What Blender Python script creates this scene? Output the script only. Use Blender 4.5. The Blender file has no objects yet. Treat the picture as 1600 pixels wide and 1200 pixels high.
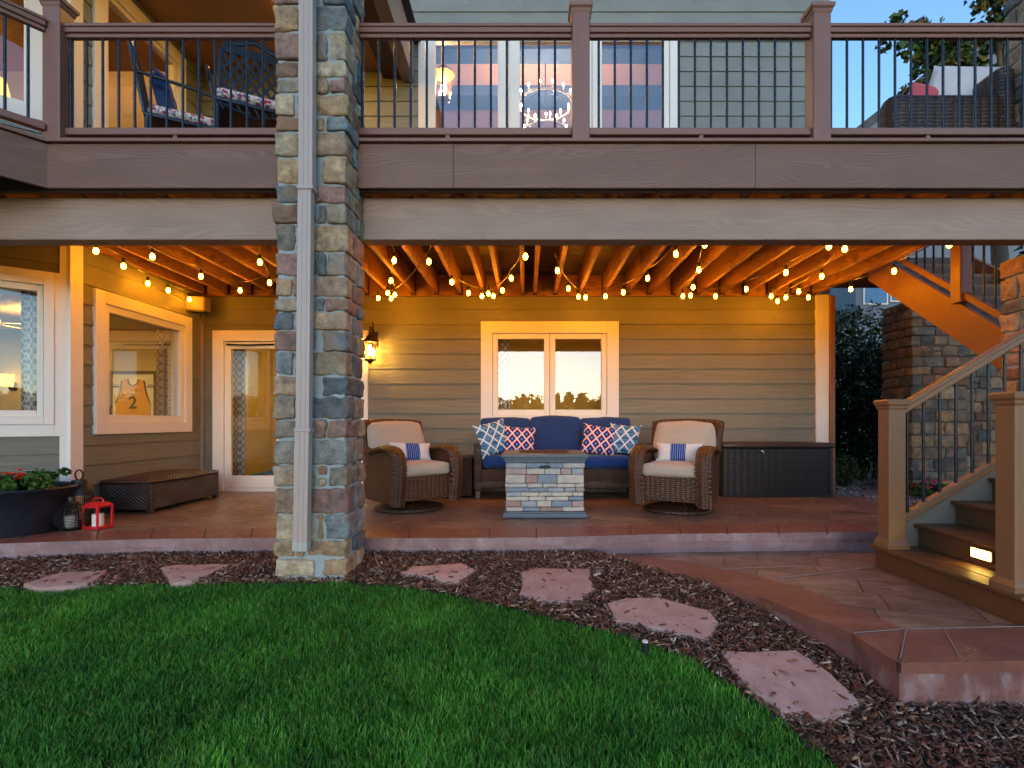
import bpy, math, random
import numpy as np
from mathutils import Vector, Matrix, noise as mnoise

random.seed(7)
RNG = np.random.default_rng(11)
SC = bpy.context.scene
COL = SC.collection
F, H0, VX, VY = 820.0, 0.92, 822.0, 660.0

def X_(px, Y): return (px - VX) * Y / F
def Z_(py, Y): return H0 - (py - VY) * Y / F
def at(px, py, z=0.0):
    Y = (H0 - z) * F / (py - VY)
    return (X_(px, Y), Y)

def ground_z(x, y):
    z = -0.125
    if y < 4.1: z -= 0.045 * (min(4.1, y) * -1 + 4.1)
    if y < 3.6: z -= 0.065 * (3.6 - max(y, 0.5))
    if x > 0 and y < 4.2: z -= 0.035 * min(x, 3.0) * min(1, (4.2 - y))
    return z
def at_g(px, py, dz=0.0):
    z = -0.2
    for _ in range(12):
        x, y = at(px, py, z)
        z = ground_z(x, y) + dz
    return (x, y)

# ------------------------------------------------------------------ mesh builder
class MB:
    def __init__(s, M=None):
        s.v = []; s.f = []; s.c = []; s.M = M
    def _add(s, vs, fs, col=None):
        n = len(s.v)
        if s.M is not None: vs = [s.M @ Vector(p) for p in vs]
        s.v.extend([tuple(p) for p in vs])
        s.f.extend([tuple(i + n for i in f) for f in fs])
        s.c.extend([col if col is not None else (1, 1, 1)] * len(fs))
    def box(s, x0, x1, y0, y1, z0, z1, col=None):
        vs = [(x0,y0,z0),(x1,y0,z0),(x1,y1,z0),(x0,y1,z0),(x0,y0,z1),(x1,y0,z1),(x1,y1,z1),(x0,y1,z1)]
        s._add(vs, [(0,3,2,1),(4,5,6,7),(0,1,5,4),(1,2,6,5),(2,3,7,6),(3,0,4,7)], col)
        return s
    def bar(s, p, q, w, h, up=(0,0,1), col=None):
        p = Vector(p); q = Vector(q); d = (q - p).normalized(); up = Vector(up)
        a = d.cross(up)
        if a.length < 1e-4: a = d.cross(Vector((0,1,0)))
        a.normalize(); b = a.cross(d).normalized()
        a = a * w / 2; b = b * h / 2
        vs = [p-a-b, p+a-b, p+a+b, p-a+b, q-a-b, q+a-b, q+a+b, q-a+b]
        s._add(vs, [(0,1,2,3),(7,6,5,4),(0,4,5,1),(1,5,6,2),(2,6,7,3),(3,7,4,0)], col)
        return s
    def tube(s, pts, r, n=8, closed=False, col=None):
        pts = [Vector(p) for p in pts]; m = len(pts)
        rs = r if isinstance(r, (list, tuple)) else [r] * m
        vs = []; prev = None
        for i, p in enumerate(pts):
            if closed: t = pts[(i+1) % m] - pts[i-1]
            else: t = pts[min(i+1, m-1)] - pts[max(i-1, 0)]
            t.normalize()
            if prev is None:
                a = t.cross(Vector((0,0,1)))
                if a.length < 1e-3: a = t.cross(Vector((1,0,0)))
            else: a = prev - t * prev.dot(t)
            a.normalize(); prev = a; b = t.cross(a)
            rr = rs[i]; ra, rb = rr if isinstance(rr, (tuple, list)) else (rr, rr)
            for k in range(n):
                an = 2*math.pi*k/n
                vs.append(p + a*math.cos(an)*ra + b*math.sin(an)*rb)
        fs = []
        for i in range(m if closed else m-1):
            j = (i+1) % m
            for k in range(n):
                l = (k+1) % n
                fs.append((i*n+k, i*n+l, j*n+l, j*n+k))
        if not closed:
            fs.append(tuple(reversed(range(n)))); fs.append(tuple((m-1)*n+k for k in range(n)))
        s._add(vs, fs, col); return s
    def lathe(s, prof, n=24, c=(0,0,0), sx=1, sy=1, col=None, cap=True):
        vs = []
        for r, z in prof:
            for k in range(n):
                a = 2*math.pi*k/n
                vs.append((c[0]+r*sx*math.cos(a), c[1]+r*sy*math.sin(a), c[2]+z))
        fs = []
        for i in range(len(prof)-1):
            for k in range(n):
                l = (k+1) % n
                fs.append((i*n+k, i*n+l, (i+1)*n+l, (i+1)*n+k))
        if cap:
            fs.append(tuple(reversed(range(n)))); m = len(prof)-1
            fs.append(tuple(m*n+k for k in range(n)))
        s._add(vs, fs, col); return s
    def prism(s, poly, a0, a1, axis='z', col=None):
        n = len(poly)
        def P(p, a):
            if axis == 'z': return (p[0], p[1], a)
            if axis == 'x': return (a, p[0], p[1])
            return (p[0], a, p[1])
        vs = [P(p, a0) for p in poly] + [P(p, a1) for p in poly]
        area = sum(poly[i][0]*poly[(i+1)%n][1]-poly[(i+1)%n][0]*poly[i][1] for i in range(n))
        flip = (area < 0) != (axis == 'y')
        fs = [tuple(reversed(range(n))), tuple(range(n, 2*n))] + [(i, (i+1)%n, n+(i+1)%n, n+i) for i in range(n)]
        if flip: fs = [tuple(reversed(f)) for f in fs]
        s._add(vs, fs, col); return s
    def rbox(s, x0, x1, y0, y1, z0, z1, r=0.015, seg=4, amp=0.0, freq=12, col=None, bulge=0.0):
        L = (x1-x0, y1-y0, z1-z0); O = (x0, y0, z0)
        r = min(r, min(L)*0.49)
        def line(l):
            k = max(1, min(seg, int(l/0.03)+1)) if amp > 0 else seg
            return [0, r*0.3] + [r + (l-2*r)*i/k for i in range(k+1)] + [l-r*0.3, l]
        A = [line(l) for l in L]; N = [len(a)-1 for a in A]
        idx = {}; vs = []
        sd = random.random()*50
        def vert(i, j, k):
            key = (i, j, k)
            if key in idx: return idx[key]
            p = Vector((A[0][i], A[1][j], A[2][k]))
            q = Vector([min(max(p[t], r), L[t]-r) for t in range(3)])
            d = p - q
            nrm = d.normalized() if d.length > 1e-9 else Vector((0,0,1))
            p2 = q + nrm * r
            if bulge:
                for t in range(3):
                    o1, o2 = (t+1) % 3, (t+2) % 3
                    u = 2*p[o1]/L[o1]-1; w = 2*p[o2]/L[o2]-1
                    if abs(nrm[t]) > 0.2:
                        p2[t] += nrm[t]*bulge*max(0, 1-u*u)*max(0, 1-w*w)
            p2 = p2 + Vector(O)
            if amp:
                p2 += nrm * amp * (mnoise.noise(p2*freq + Vector((sd, sd, sd))) + 0.5*mnoise.noise(p2*freq*2.7 + Vector((sd,0,sd))))
            idx[key] = len(vs); vs.append(p2); return idx[key]
        fs = []
        for i in range(N[0]):
            for j in range(N[1]):
                fs.append((vert(i,j,0), vert(i,j+1,0), vert(i+1,j+1,0), vert(i+1,j,0)))
                fs.append((vert(i,j,N[2]), vert(i+1,j,N[2]), vert(i+1,j+1,N[2]), vert(i,j+1,N[2])))
        for i in range(N[0]):
            for k in range(N[2]):
                fs.append((vert(i,0,k), vert(i+1,0,k), vert(i+1,0,k+1), vert(i,0,k+1)))
                fs.append((vert(i,N[1],k), vert(i,N[1],k+1), vert(i+1,N[1],k+1), vert(i+1,N[1],k)))
        for j in range(N[1]):
            for k in range(N[2]):
                fs.append((vert(0,j,k), vert(0,j,k+1), vert(0,j+1,k+1), vert(0,j+1,k)))
                fs.append((vert(N[0],j,k), vert(N[0],j+1,k), vert(N[0],j+1,k+1), vert(N[0],j,k+1)))
        s._add(vs, fs, col); return s
    def pillow(s, w, h, t, n=14):
        """throw pillow standing in the local XZ plane, pinched corners"""
        vs = []; fs = []
        for sgn in (-1, 1):
            b = len(vs)
            for i in range(n+1):
                for j in range(n+1):
                    u = 2*i/n-1; v = 2*j/n-1
                    pin = 1 - 0.10*(1-u*u)*v*v; pinu = 1 - 0.10*(1-v*v)*u*u
                    th = t/2*((1-u**4)*(1-v**4))**0.55
                    wr = 0.012*mnoise.noise(Vector((u*2.3, v*2.1, sgn*3+w*9)))*(1-u*u)*(1-v*v)
                    vs.append((u*w/2*pinu, sgn*(th+wr), v*h/2*pin))
            for i in range(n):
                for j in range(n):
                    q = (b+i*(n+1)+j, b+(i+1)*(n+1)+j, b+(i+1)*(n+1)+j+1, b+i*(n+1)+j+1)
                    fs.append(q if sgn < 0 else tuple(reversed(q)))
        s._add(vs, fs); return s
    def build(s, name, mat, parent=None, smooth=None, bevel=0, world=False):
        me = bpy.data.meshes.new(name)
        vs = s.v
        if world and parent is not None:
            o = parent.location; 
            vs = [(p[0]-o[0], p[1]-o[1], p[2]-o[2]) for p in vs]
        me.from_pydata(vs, [], s.f)
        finish(me, mat, s.c, smooth)
        return link(name, me, parent, bevel)

def finish(me, mat, cols=None, smooth=None):
    me.materials.append(mat)
    nl = len(me.loops); npoly = len(me.polygons)
    tot = np.empty(npoly, np.int32); me.polygons.foreach_get('loop_total', tot)
    nor = np.empty(npoly*3); me.polygons.foreach_get('normal', nor); nor = np.abs(nor.reshape(-1,3))
    lv = np.empty(nl, np.int32); me.loops.foreach_get('vertex_index', lv)
    co = np.empty(len(me.vertices)*3); me.vertices.foreach_get('co', co); co = co.reshape(-1,3)
    ax = np.repeat(np.argmax(nor + np.array([1e-3, 2e-3, 0]), axis=1), tot)
    P = co[lv]; uv = np.empty((nl,2))
    d = co.max(0) - co.min(0)
    m = ax == 0; uv[m] = P[m][:, [1,2]]
    m = ax == 1; uv[m] = P[m][:, [0,2]]
    m = ax == 2; uv[m] = P[m][:, [1,0]] if d[1] > d[0] else P[m][:, [0,1]]
    l = me.uv_layers.new(name='UVMap'); l.data.foreach_set('uv', uv.ravel())
    if cols is not None:
        c = np.ones((npoly,4)); c[:, :3] = np.array(cols).reshape(-1,3)
        a = me.color_attributes.new('col', 'FLOAT_COLOR', 'CORNER')
        a.data.foreach_set('color', np.repeat(c, tot, axis=0).ravel())
    if smooth:
        me.shade_smooth(); me.set_sharp_from_angle(angle=math.radians(smooth))
    me.update()

def link(name, me, parent=None, bevel=0):
    o = bpy.data.objects.new(name, me); COL.objects.link(o)
    if parent is not None: o.parent = parent
    if bevel:
        b = o.modifiers.new('bevel', 'BEVEL'); b.width = bevel; b.segments = 2
        b.limit_method = 'ANGLE'; b.angle_limit = math.radians(40); b.harden_normals = False
    return o

def big_mesh(name, verts, faces_flat, loop_tot, mat, cols, kind=None, smooth=False):
    me = bpy.data.meshes.new(name)
    me.vertices.add(len(verts)); me.vertices.foreach_set('co', np.asarray(verts, np.float32).ravel())
    me.loops.add(len(faces_flat)); me.loops.foreach_set('vertex_index', np.asarray(faces_flat, np.int32))
    lt = np.asarray(loop_tot, np.int32); st = np.concatenate([[0], np.cumsum(lt)[:-1]]).astype(np.int32)
    me.polygons.add(len(lt)); me.polygons.foreach_set('loop_start', st); me.polygons.foreach_set('loop_total', lt)
    me.update(calc_edges=True); me.validate()
    finish(me, mat, cols)
    if smooth: me.shade_smooth()
    o = link(name, me)
    if kind: o['kind'] = kind
    return o

def tag(o, label=None, cat=None, group=None, kind=None):
    if label: o['label'] = label
    if cat: o['category'] = cat
    if group: o['group'] = group
    if kind: o['kind'] = kind
    return o
def thing(name, label, cat, loc=(0,0,0), rotz=0, group=None):
    o = bpy.data.objects.new(name, None); COL.objects.link(o)
    o.empty_display_size = 0.1
    o.location = loc; o.rotation_euler = (0,0,rotz)
    return tag(o, label, cat, group)
def copy_tree(o, parent=None):
    c = o.copy(); COL.objects.link(c)
    if parent is not None: c.parent = parent
    for ch in [x for x in bpy.data.objects if x.parent == o]: copy_tree(ch, c)
    return c

# ------------------------------------------------------------------ materials
class NT:
    def __init__(s, name):
        s.mat = bpy.data.materials.new(name); s.mat.use_nodes = True
        s.t = s.mat.node_tree; s.t.nodes.clear()
        s.out = s.n('ShaderNodeOutputMaterial')
    def n(s, typ, **kw):
        nd = s.t.nodes.new(typ)
        for k, v in kw.items():
            if k.startswith('i_'):
                key = k[2:]; key = int(key) if key.isdigit() else key.replace('_', ' ')
                s.set(nd.inputs[key], v)
            else: setattr(nd, k, v)
        return nd
    def set(s, sock, v):
        if hasattr(v, 'is_output') or isinstance(v, bpy.types.NodeSocket): s.t.links.new(v, sock)
        else:
            if sock.type == 'RGBA' and len(v) == 3: v = (*v, 1)
            sock.default_value = v
    def m(s, op, a, b=0.0, c=0.0, clamp=False):
        nd = s.n('ShaderNodeMath', operation=op); nd.use_clamp = clamp
        s.set(nd.inputs[0], a); s.set(nd.inputs[1], b); s.set(nd.inputs[2], c)
        return nd.outputs[0]
    def uv(s): return s.n('ShaderNodeTexCoord').outputs['UV']
    def obj(s): return s.n('ShaderNodeTexCoord').outputs['Object']
    def map(s, vec, scale, rot=(0,0,0)):
        nd = s.n('ShaderNodeMapping'); s.set(nd.inputs['Vector'], vec); nd.inputs['Scale'].default_value = scale
        nd.inputs['Rotation'].default_value = rot; return nd.outputs[0]
    def noise(s, vec, scale=5, detail=4, rough=0.55, dist=0):
        nd = s.n('ShaderNodeTexNoise'); s.set(nd.inputs['Vector'], vec)
        nd.inputs['Scale'].default_value = scale; nd.inputs['Detail'].default_value = detail
        nd.inputs['Roughness'].default_value = rough; nd.inputs['Distortion'].default_value = dist
        return nd.outputs[0]
    def mix(s, f, a, b, mode='MIX'):
        nd = s.n('ShaderNodeMix', data_type='RGBA', blend_type=mode)
        s.set(nd.inputs[0], f); s.set(nd.inputs[6], a); s.set(nd.inputs[7], b)
        return nd.outputs[2]
    def ramp(s, f, stops):
        nd = s.n('ShaderNodeValToRGB'); s.set(nd.inputs[0], f)
        e = nd.color_ramp.elements
        while len(e) < len(stops): e.new(0.5)
        for el, (p, c) in zip(e, stops):
            el.position = p; el.color = (*c, 1) if not isinstance(c, (int, float)) else (c, c, c, 1)
        return nd.outputs[0]
    def range(s, f, a, b, c=0.0, d=1.0):
        nd = s.n('ShaderNodeMapRange'); s.set(nd.inputs[0], f)
        for i, v in enumerate((a, b, c, d)): nd.inputs[i+1].default_value = v
        return nd.outputs[0]
    def attr(s, name='col'):
        return s.n('ShaderNodeAttribute', attribute_name=name).outputs['Color']
    def bsdf(s, color, rough=0.6, metal=0.0, height=None, bump=0.2, dist=0.01, spec=0.5, **kw):
        b = s.n('ShaderNodeBsdfPrincipled')
        s.set(b.inputs['Base Color'], color); s.set(b.inputs['Roughness'], rough); s.set(b.inputs['Metallic'], metal)
        s.set(b.inputs['Specular IOR Level'], spec)
        if height is not None:
            bp = s.n('ShaderNodeBump'); bp.inputs['Strength'].default_value = bump; bp.inputs['Distance'].default_value = dist
            s.set(bp.inputs['Height'], height); s.t.links.new(bp.outputs[0], b.inputs['Normal'])
        for k, v in kw.items(): s.set(b.inputs[k.replace('_', ' ')], v)
        s.t.links.new(b.outputs[0], s.out.inputs[0]); return s.mat

def mul(c, k): return tuple(x*k for x in c)

def m_plain(name, c, rough=0.6, var=0.12, scale=6, bump=0.1, bscale=80, metal=0, attr=False, dist=0.004, spec=0.5):
    t = NT(name); o = t.obj()
    col = t.mix(t.noise(o, scale, 5), mul(c, 1-var*1.6), mul(c, 1+var*1.6))
    if attr: col = t.mix(1.0, col, t.attr(), 'MULTIPLY')
    return t.bsdf(col, t.range(t.noise(o, scale*2.3, 3), 0.3, 0.7, rough-0.07, rough+0.07), metal, t.noise(o, bscale, 4), bump, dist, spec)

def m_wood(name, c, dark, vert=False, cathedral=0.5, rough=0.65, bump=0.3, gs=1.0, stain=0.0):
    t = NT(name); uv = t.uv()
    if vert: uv = t.map(uv, (1,1,1), (0,0,math.pi/2))
    g = t.noise(t.map(uv, (2.2*gs, 70*gs, 1)), 1.0, 5, 0.65, 0.3)
    spx = t.n('ShaderNodeSeparateXYZ'); t.set(spx.inputs[0], uv)
    ph = t.m('ADD', t.m('MULTIPLY', spx.outputs[1], 210.0*gs), t.m('MULTIPLY', t.noise(t.map(uv, (1.0*gs, 5.5*gs, 1)), 1.0, 1.5, 0.4), 62.0))
    wv = t.m('POWER', t.m('ABSOLUTE', t.m('SINE', ph)), 3.0)
    h = t.m('ADD', t.m('MULTIPLY', g, 0.6), t.m('MULTIPLY', wv, cathedral))
    col = t.mix(t.range(h, 0.15, 0.85), dark, c)
    big = t.noise(t.map(uv, (1.1, 3, 1)), 1.5, 3)
    col = t.mix(t.range(big, 0.3, 0.75, 0, 0.45), col, mul(c, 1.22))
    if stain: col = t.mix(t.range(t.noise(t.obj(), 5, 5), 0.55, 0.75, 0, stain), col, mul(dark, 0.6))
    col = t.mix(1.0, col, t.attr(), 'MULTIPLY')
    return t.bsdf(col, t.range(g, 0.3, 0.7, rough-0.08, rough+0.08), 0, h, bump, 0.004)

def m_weave(name, c1, c2, su=0.022, sv=0.012, rough=0.45, bump=0.9):
    t = NT(name); uv = t.uv(); sp = t.n('ShaderNodeSeparateXYZ'); t.set(sp.inputs[0], uv)
    wob = t.m('MULTIPLY', t.m('SUBTRACT', t.noise(uv, 14, 2), 0.5), 0.010)
    su_ = t.m('SINE', t.m('MULTIPLY', t.m('ADD', sp.outputs[0], wob), math.pi/su))
    sv_ = t.m('SINE', t.m('MULTIPLY', t.m('ADD', sp.outputs[1], wob), math.pi/sv))
    chk = t.m('GREATER_THAN', t.m('MULTIPLY', su_, sv_), 0.0)
    a = t.m('ABSOLUTE', su_); b = t.m('ABSOLUTE', sv_)
    h = t.m('ADD', t.m('MULTIPLY', chk, t.m('MULTIPLY', a, t.m('POWER', b, 0.4))), t.m('MULTIPLY', t.m('SUBTRACT', 1.0, chk), t.m('MULTIPLY', b, t.m('POWER', a, 0.5))))
    n = t.noise(t.map(uv, (3, 60, 1)), 1, 3)
    col = t.mix(t.m('MULTIPLY', h, t.range(n, 0.3, 0.7, 0.55, 1.0)), c2, c1)
    return t.bsdf(col, rough, 0, h, bump, 0.006)

def m_fabric(name, c, var=0.1, rough=0.9):
    t = NT(name); o = t.obj()
    w = t.noise(t.map(o, (300, 300, 300)), 1, 2)
    col = t.mix(t.noise(o, 7, 4), mul(c, 1-var), mul(c, 1+var))
    fold = t.noise(o, 9, 3, 0.5, 0.6)
    return t.bsdf(t.mix(t.range(w, 0.3, 0.7, 0.0, 0.3), col, mul(c, 0.7)), rough, 0, t.m('ADD', t.m('MULTIPLY', w, 0.1), fold), 0.25, 0.02, 0.2, Sheen_Weight=0.2)

M = {}
def setup_materials():
    M['siding'] = sid('siding', (0.190, 0.186, 0.146))
    M['siding_up'] = sid('siding_upper', (0.200, 0.222, 0.205))
    M['trim'] = trim('white_trim', (0.78, 0.75, 0.70))
    M['sash'] = m_plain('window_sash', (0.76, 0.73, 0.66), 0.4, 0.04, 3, 0.03)
    M['deckwood'] = m_wood('brown_composite', (0.195, 0.094, 0.060), (0.118, 0.052, 0.031), False, 0.55, 0.5, 0.3, 1.0)
    M['railwood'] = m_wood('rail_composite', (0.220, 0.100, 0.070), (0.200, 0.090, 0.062), False, 0.0, 0.42, 0.08)
    M['postwood'] = m_wood('post_composite', (0.220, 0.100, 0.072), (0.200, 0.090, 0.064), True, 0.0, 0.42, 0.08)
    M['beam'] = m_wood('painted_timber', (0.42, 0.290, 0.225), (0.25, 0.165, 0.125), False, 0.22, 0.7, 0.6, 0.7)
    M['joist'] = m_wood('stained_joist', (0.34, 0.150, 0.060), (0.10, 0.036, 0.013), False, 0.5, 0.6, 0.8, 0.8, 0.9)
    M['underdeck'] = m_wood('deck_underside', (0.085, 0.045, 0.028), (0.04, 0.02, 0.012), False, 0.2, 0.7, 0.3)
    M['stairwood'] = m_wood('stair_composite', (0.130, 0.056, 0.021), (0.098, 0.040, 0.014), False, 0.3, 0.5, 0.15)
    M['stairpost'] = m_wood('stair_post', (0.25, 0.124, 0.057), (0.225, 0.108, 0.048), True, 0.0, 0.45, 0.08)
    M['stairrail'] = m_wood('stair_rail', (0.25, 0.124, 0.057), (0.20, 0.098, 0.045), False, 0.0, 0.4, 0.08)
    M['stringer'] = m_wood('stair_stringer', (0.25, 0.108, 0.042), (0.18, 0.074, 0.027), False, 0.2, 0.5, 0.1)
    M['black'] = m_plain('black_metal', (0.012, 0.014, 0.018), 0.35, 0.1, 6, 0.02, 80, 0.4)
    M['castmetal'] = m_plain('cast_blue_black', (0.022, 0.036, 0.055), 0.35, 0.1, 6, 0.02, 80, 0.3)
    M['blackpost'] = m_plain('black_baluster', (0.010, 0.020, 0.034), 0.28, 0.1, 6, 0.02, 80, 0.3)
    M['bronze'] = m_plain('bronze_metal', (0.05, 0.026, 0.014), 0.4, 0.2, 12, 0.05, 80, 0.7)
    M['downspout'] = m_plain('downspout_metal', (0.45, 0.355, 0.31), 0.38, 0.05, 3, 0.03)
    M['spoutend'] = m_plain('downspout_end', (0.42, 0.43, 0.38), 0.45, 0.15, 20, 0.05)
    t = NT('pillar_stone'); o = t.obj()
    n1 = t.noise(o, 14, 6, 0.65); n2 = t.noise(o, 45, 5, 0.7); n3 = t.noise(o, 5, 3)
    c = t.mix(t.range(n1, 0.32, 0.68), t.mix(1.0, t.attr(), (0.55,0.55,0.57), 'MULTIPLY'), t.mix(1.0, t.attr(), (1.5,1.44,1.36), 'MULTIPLY'))
    c = t.mix(t.range(n3, 0.50, 0.70, 0, 0.6), c, (0.33, 0.20, 0.10))
    c = t.mix(t.range(n2, 0.6, 0.75, 0, 0.5), c, (0.10, 0.11, 0.12))
    M['stone'] = t.bsdf(c, 0.8, 0, t.m('ADD', n1, t.m('MULTIPLY', n2, 0.6)), 0.9, 0.03)
    M['mortar'] = m_plain('mortar', (0.33, 0.38, 0.38), 0.9, 0.12, 12, 0.5, 90, 0, False, 0.008)
    M['ledge'] = m_plain('ledge_stone', (1, 1, 1), 0.8, 0.22, 18, 0.6, 60, 0, True, 0.01)
    M['grout'] = m_plain('dark_grout', (0.06, 0.055, 0.05), 0.9)
    M['slate'] = m_plain('cast_slate', (0.115, 0.150, 0.172), 0.6, 0.18, 20, 0.4, 60)
    M['tray'] = m_plain('burner_tray', (0.10, 0.035, 0.02), 0.7, 0.4, 40, 0.8, 60)
    M['patio'] = patio('stamped_concrete', (0.310, 0.195, 0.132), (0.150, 0.084, 0.058))
    M['riser_red'] = patio('red_concrete_riser', (0.255, 0.115, 0.098), (0.165, 0.072, 0.062), False, True)
    M['border'] = patio('concrete_border', (0.250, 0.098, 0.066), (0.18, 0.066, 0.048), False)
    M['riser'] = patio('concrete_riser', (0.300, 0.190, 0.195), (0.20, 0.112, 0.115), False, True)
    t = NT('flagstone_pink'); o = t.obj()
    n1 = t.noise(o, 6, 6, 0.65); n2 = t.noise(o, 22, 5, 0.7); lay = t.noise(t.map(o, (1,1,1)), 3.2, 3, 0.4, 0.8)
    step = t.m('FRACT', t.m('MULTIPLY', lay, 4.0)); cleft = t.m('LESS_THAN', step, 0.05)
    c = t.mix(t.range(n1, 0.3, 0.7), (0.36,0.20,0.165), (0.55,0.35,0.29)); c = t.mix(t.range(n2, 0.58, 0.75, 0, 0.5), c, (0.22,0.13,0.11))
    c = t.mix(t.m('MULTIPLY', cleft, t.range(n1, 0.52, 0.75)), c, (0.20,0.11,0.095)); c = t.mix(1.0, c, t.attr(), 'MULTIPLY')
    M['flag'] = t.bsdf(c, 0.75, 0, t.m('ADD', t.m('ADD', t.m('MULTIPLY', n1, 0.6), t.m('MULTIPLY', n2, 0.35)), t.m('MULTIPLY', t.m('FLOOR', t.m('MULTIPLY', lay, 4.0)), 0.2)), 0.5, 0.015)
    M['mulch'] = m_plain('bark_chips', (1, 1, 1), 0.75, 0.25, 60, 0.5, 140, 0, True)
    M['soil'] = m_plain('mulch_soil', (0.055, 0.030, 0.020), 0.95, 0.35, 30, 1.0, 60, 0, False, 0.02)
    M['ground'] = m_plain('ground_turf', (0.022, 0.050, 0.012), 0.95, 0.3, 4, 0.6, 30)
    M['gravel'] = m_plain('river_gravel', (1, 1, 1), 0.7, 0.2, 40, 0.2, 120, 0, True)
    t = NT('grass_blade')
    c = t.mix(1.0, t.mix(t.range(t.noise(t.obj(), 1.7, 4), 0.35, 0.68), (0.62,0.72,0.7), (1.25,1.2,1.0)), t.attr(), 'MULTIPLY')
    M['grass'] = t.bsdf(c, 0.5, spec=0.25)
    for nm in ('leaf', 'petal'):
        t = NT('plant_' + nm); M[nm] = t.bsdf(t.attr(), 0.55, spec=0.3)
    M['bark'] = m_plain('tree_bark', (0.10, 0.07, 0.05), 0.9, 0.3, 12, 0.8, 30)
    M['wicker'] = m_weave('brown_wicker', (0.165, 0.072, 0.031), (0.018, 0.007, 0.003), 0.050, 0.021)
    M['wickerrope'] = m_weave('braided_wicker', (0.155, 0.068, 0.030), (0.024, 0.009, 0.005), 0.06, 0.022)
    M['wickerdark'] = m_weave('dark_wicker', (0.095, 0.052, 0.038), (0.020, 0.010, 0.008), 0.016, 0.20)
    M['wickertable'] = m_weave('table_wicker', (0.12, 0.062, 0.05), (0.03, 0.014, 0.012), 0.012, 0.016)
    M['resin'] = m_weave('black_resin_weave', (0.017, 0.012, 0.013), (0.004, 0.003, 0.003), 0.085, 0.034, 0.45, 0.45)
    M['resinlid'] = m_plain('chest_lid', (0.040, 0.022, 0.018), 0.4, 0.2, 10, 0.15, 50)
    t = NT('ottoman_weave'); sp = t.n('ShaderNodeSeparateXYZ'); t.set(sp.inputs[0], t.uv())
    fu = t.m('ABSOLUTE', t.m('SUBTRACT', t.m('FRACT', t.m('MULTIPLY', sp.outputs[0], 1.7)), 0.5))
    fv = t.m('ABSOLUTE', t.m('SUBTRACT', t.m('FRACT', t.m('ADD', t.m('MULTIPLY', sp.outputs[1], 2.2), 0.13)), 0.5))
    h = t.m('ABSOLUTE', t.m('SINE', t.m('MULTIPLY', t.m('ADD', fu, fv), 40)))
    M['ottoman'] = t.bsdf(t.mix(h, (0.006,0.004,0.003), (0.062,0.034,0.027)), 0.45, 0, h, 0.8, 0.006)
    M['tan'] = m_fabric('tan_cushion', (0.50, 0.42, 0.33))
    M['navy'] = m_fabric('navy_cushion', (0.020, 0.052, 0.170), 0.2)
    M['navyseat'] = m_fabric('blue_seat', (0.012, 0.058, 0.235), 0.2)
    # throw pillows
    def lattice(name, ground, line, star, s, halo=None, wav=0):
        t = NT(name); o = t.obj(); sp = t.n('ShaderNodeSeparateXYZ'); t.set(sp.inputs[0], o)
        x, z = sp.outputs[0], sp.outputs[2]
        a = t.m('ADD', t.m('MULTIPLY', x, 1/s), t.m('MULTIPLY', z, 0.85/s)); b = t.m('SUBTRACT', t.m('MULTIPLY', x, 1/s), t.m('MULTIPLY', z, 0.85/s))
        da = t.m('ABSOLUTE', t.m('SUBTRACT', t.m('FRACT', t.m('ADD', a, 50.25)), 0.5)); db = t.m('ABSOLUTE', t.m('SUBTRACT', t.m('FRACT', t.m('ADD', b, 50.25)), 0.5))
        d = t.m('MINIMUM', t.m('SUBTRACT', 0.5, da), t.m('SUBTRACT', 0.5, db))
        col = ground
        if wav:
            st = t.noise(t.map(o, (9, 9, 60), (0, 0.35, 0)), 1, 3)
            col = t.mix(t.range(st, 0.42, 0.58), ground, wav)
        ctr = t.m('MAXIMUM', da, db)
        if star: col = t.mix(t.m('LESS_THAN', ctr, 0.15), col, star)
        if halo: col = t.mix(t.m('LESS_THAN', d, 0.15), col, halo)
        col = t.mix(t.m('LESS_THAN', d, 0.085), col, line)
        return t.bsdf(col, 0.9, 0, t.noise(o, 250, 2), 0.1, 0.003, 0.2)
    M['pil_trellis'] = lattice('pillow_trellis', (0.13, 0.30, 0.46), (0.80, 0.80, 0.80), None, 0.125, None, (0.03, 0.11, 0.24))
    M['pil_diamond'] = lattice('pillow_diamond', (0.020, 0.022, 0.13), (0.85, 0.72, 0.68), (0.10, 0.28, 0.72), 0.115, (0.62, 0.045, 0.07))
    t = NT('pillow_stripe'); o = t.obj(); sp = t.n('ShaderNodeSeparateXYZ'); t.set(sp.inputs[0], o); x = sp.outputs[0]
    inb = t.m('LESS_THAN', t.m('ABSOLUTE', x), 0.078)
    ln = t.m('GREATER_THAN', t.m('FRACT', t.m('MULTIPLY', x, 45)), 0.80)
    col = t.mix(inb, (0.74, 0.70, 0.66), t.mix(ln, (0.018, 0.055, 0.26), (0.35, 0.48, 0.68)))
    M['pil_stripe'] = t.bsdf(col, 0.9, 0, t.noise(o, 250, 2), 0.1, 0.003, 0.2)
    t = NT('floral_cushion'); o = t.obj()
    vo = t.n('ShaderNodeTexVoronoi'); t.set(vo.inputs['Vector'], o); vo.inputs['Scale'].default_value = 24
    sw = t.noise(o, 30, 2, 0.5, 2.0)
    col = t.mix(t.m('LESS_THAN', vo.outputs['Distance'], 0.38), (0.75, 0.70, 0.68), (0.55, 0.02, 0.06))
    col = t.mix(t.m('GREATER_THAN', sw, 0.58), col, (0.06, 0.12, 0.28))
    M['floral'] = t.bsdf(col, 0.9)
    M['white_fab'] = m_fabric('white_pillow', (0.62, 0.62, 0.64)); M['red_fab'] = m_fabric('coral_pillow', (0.55, 0.10, 0.12))
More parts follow.
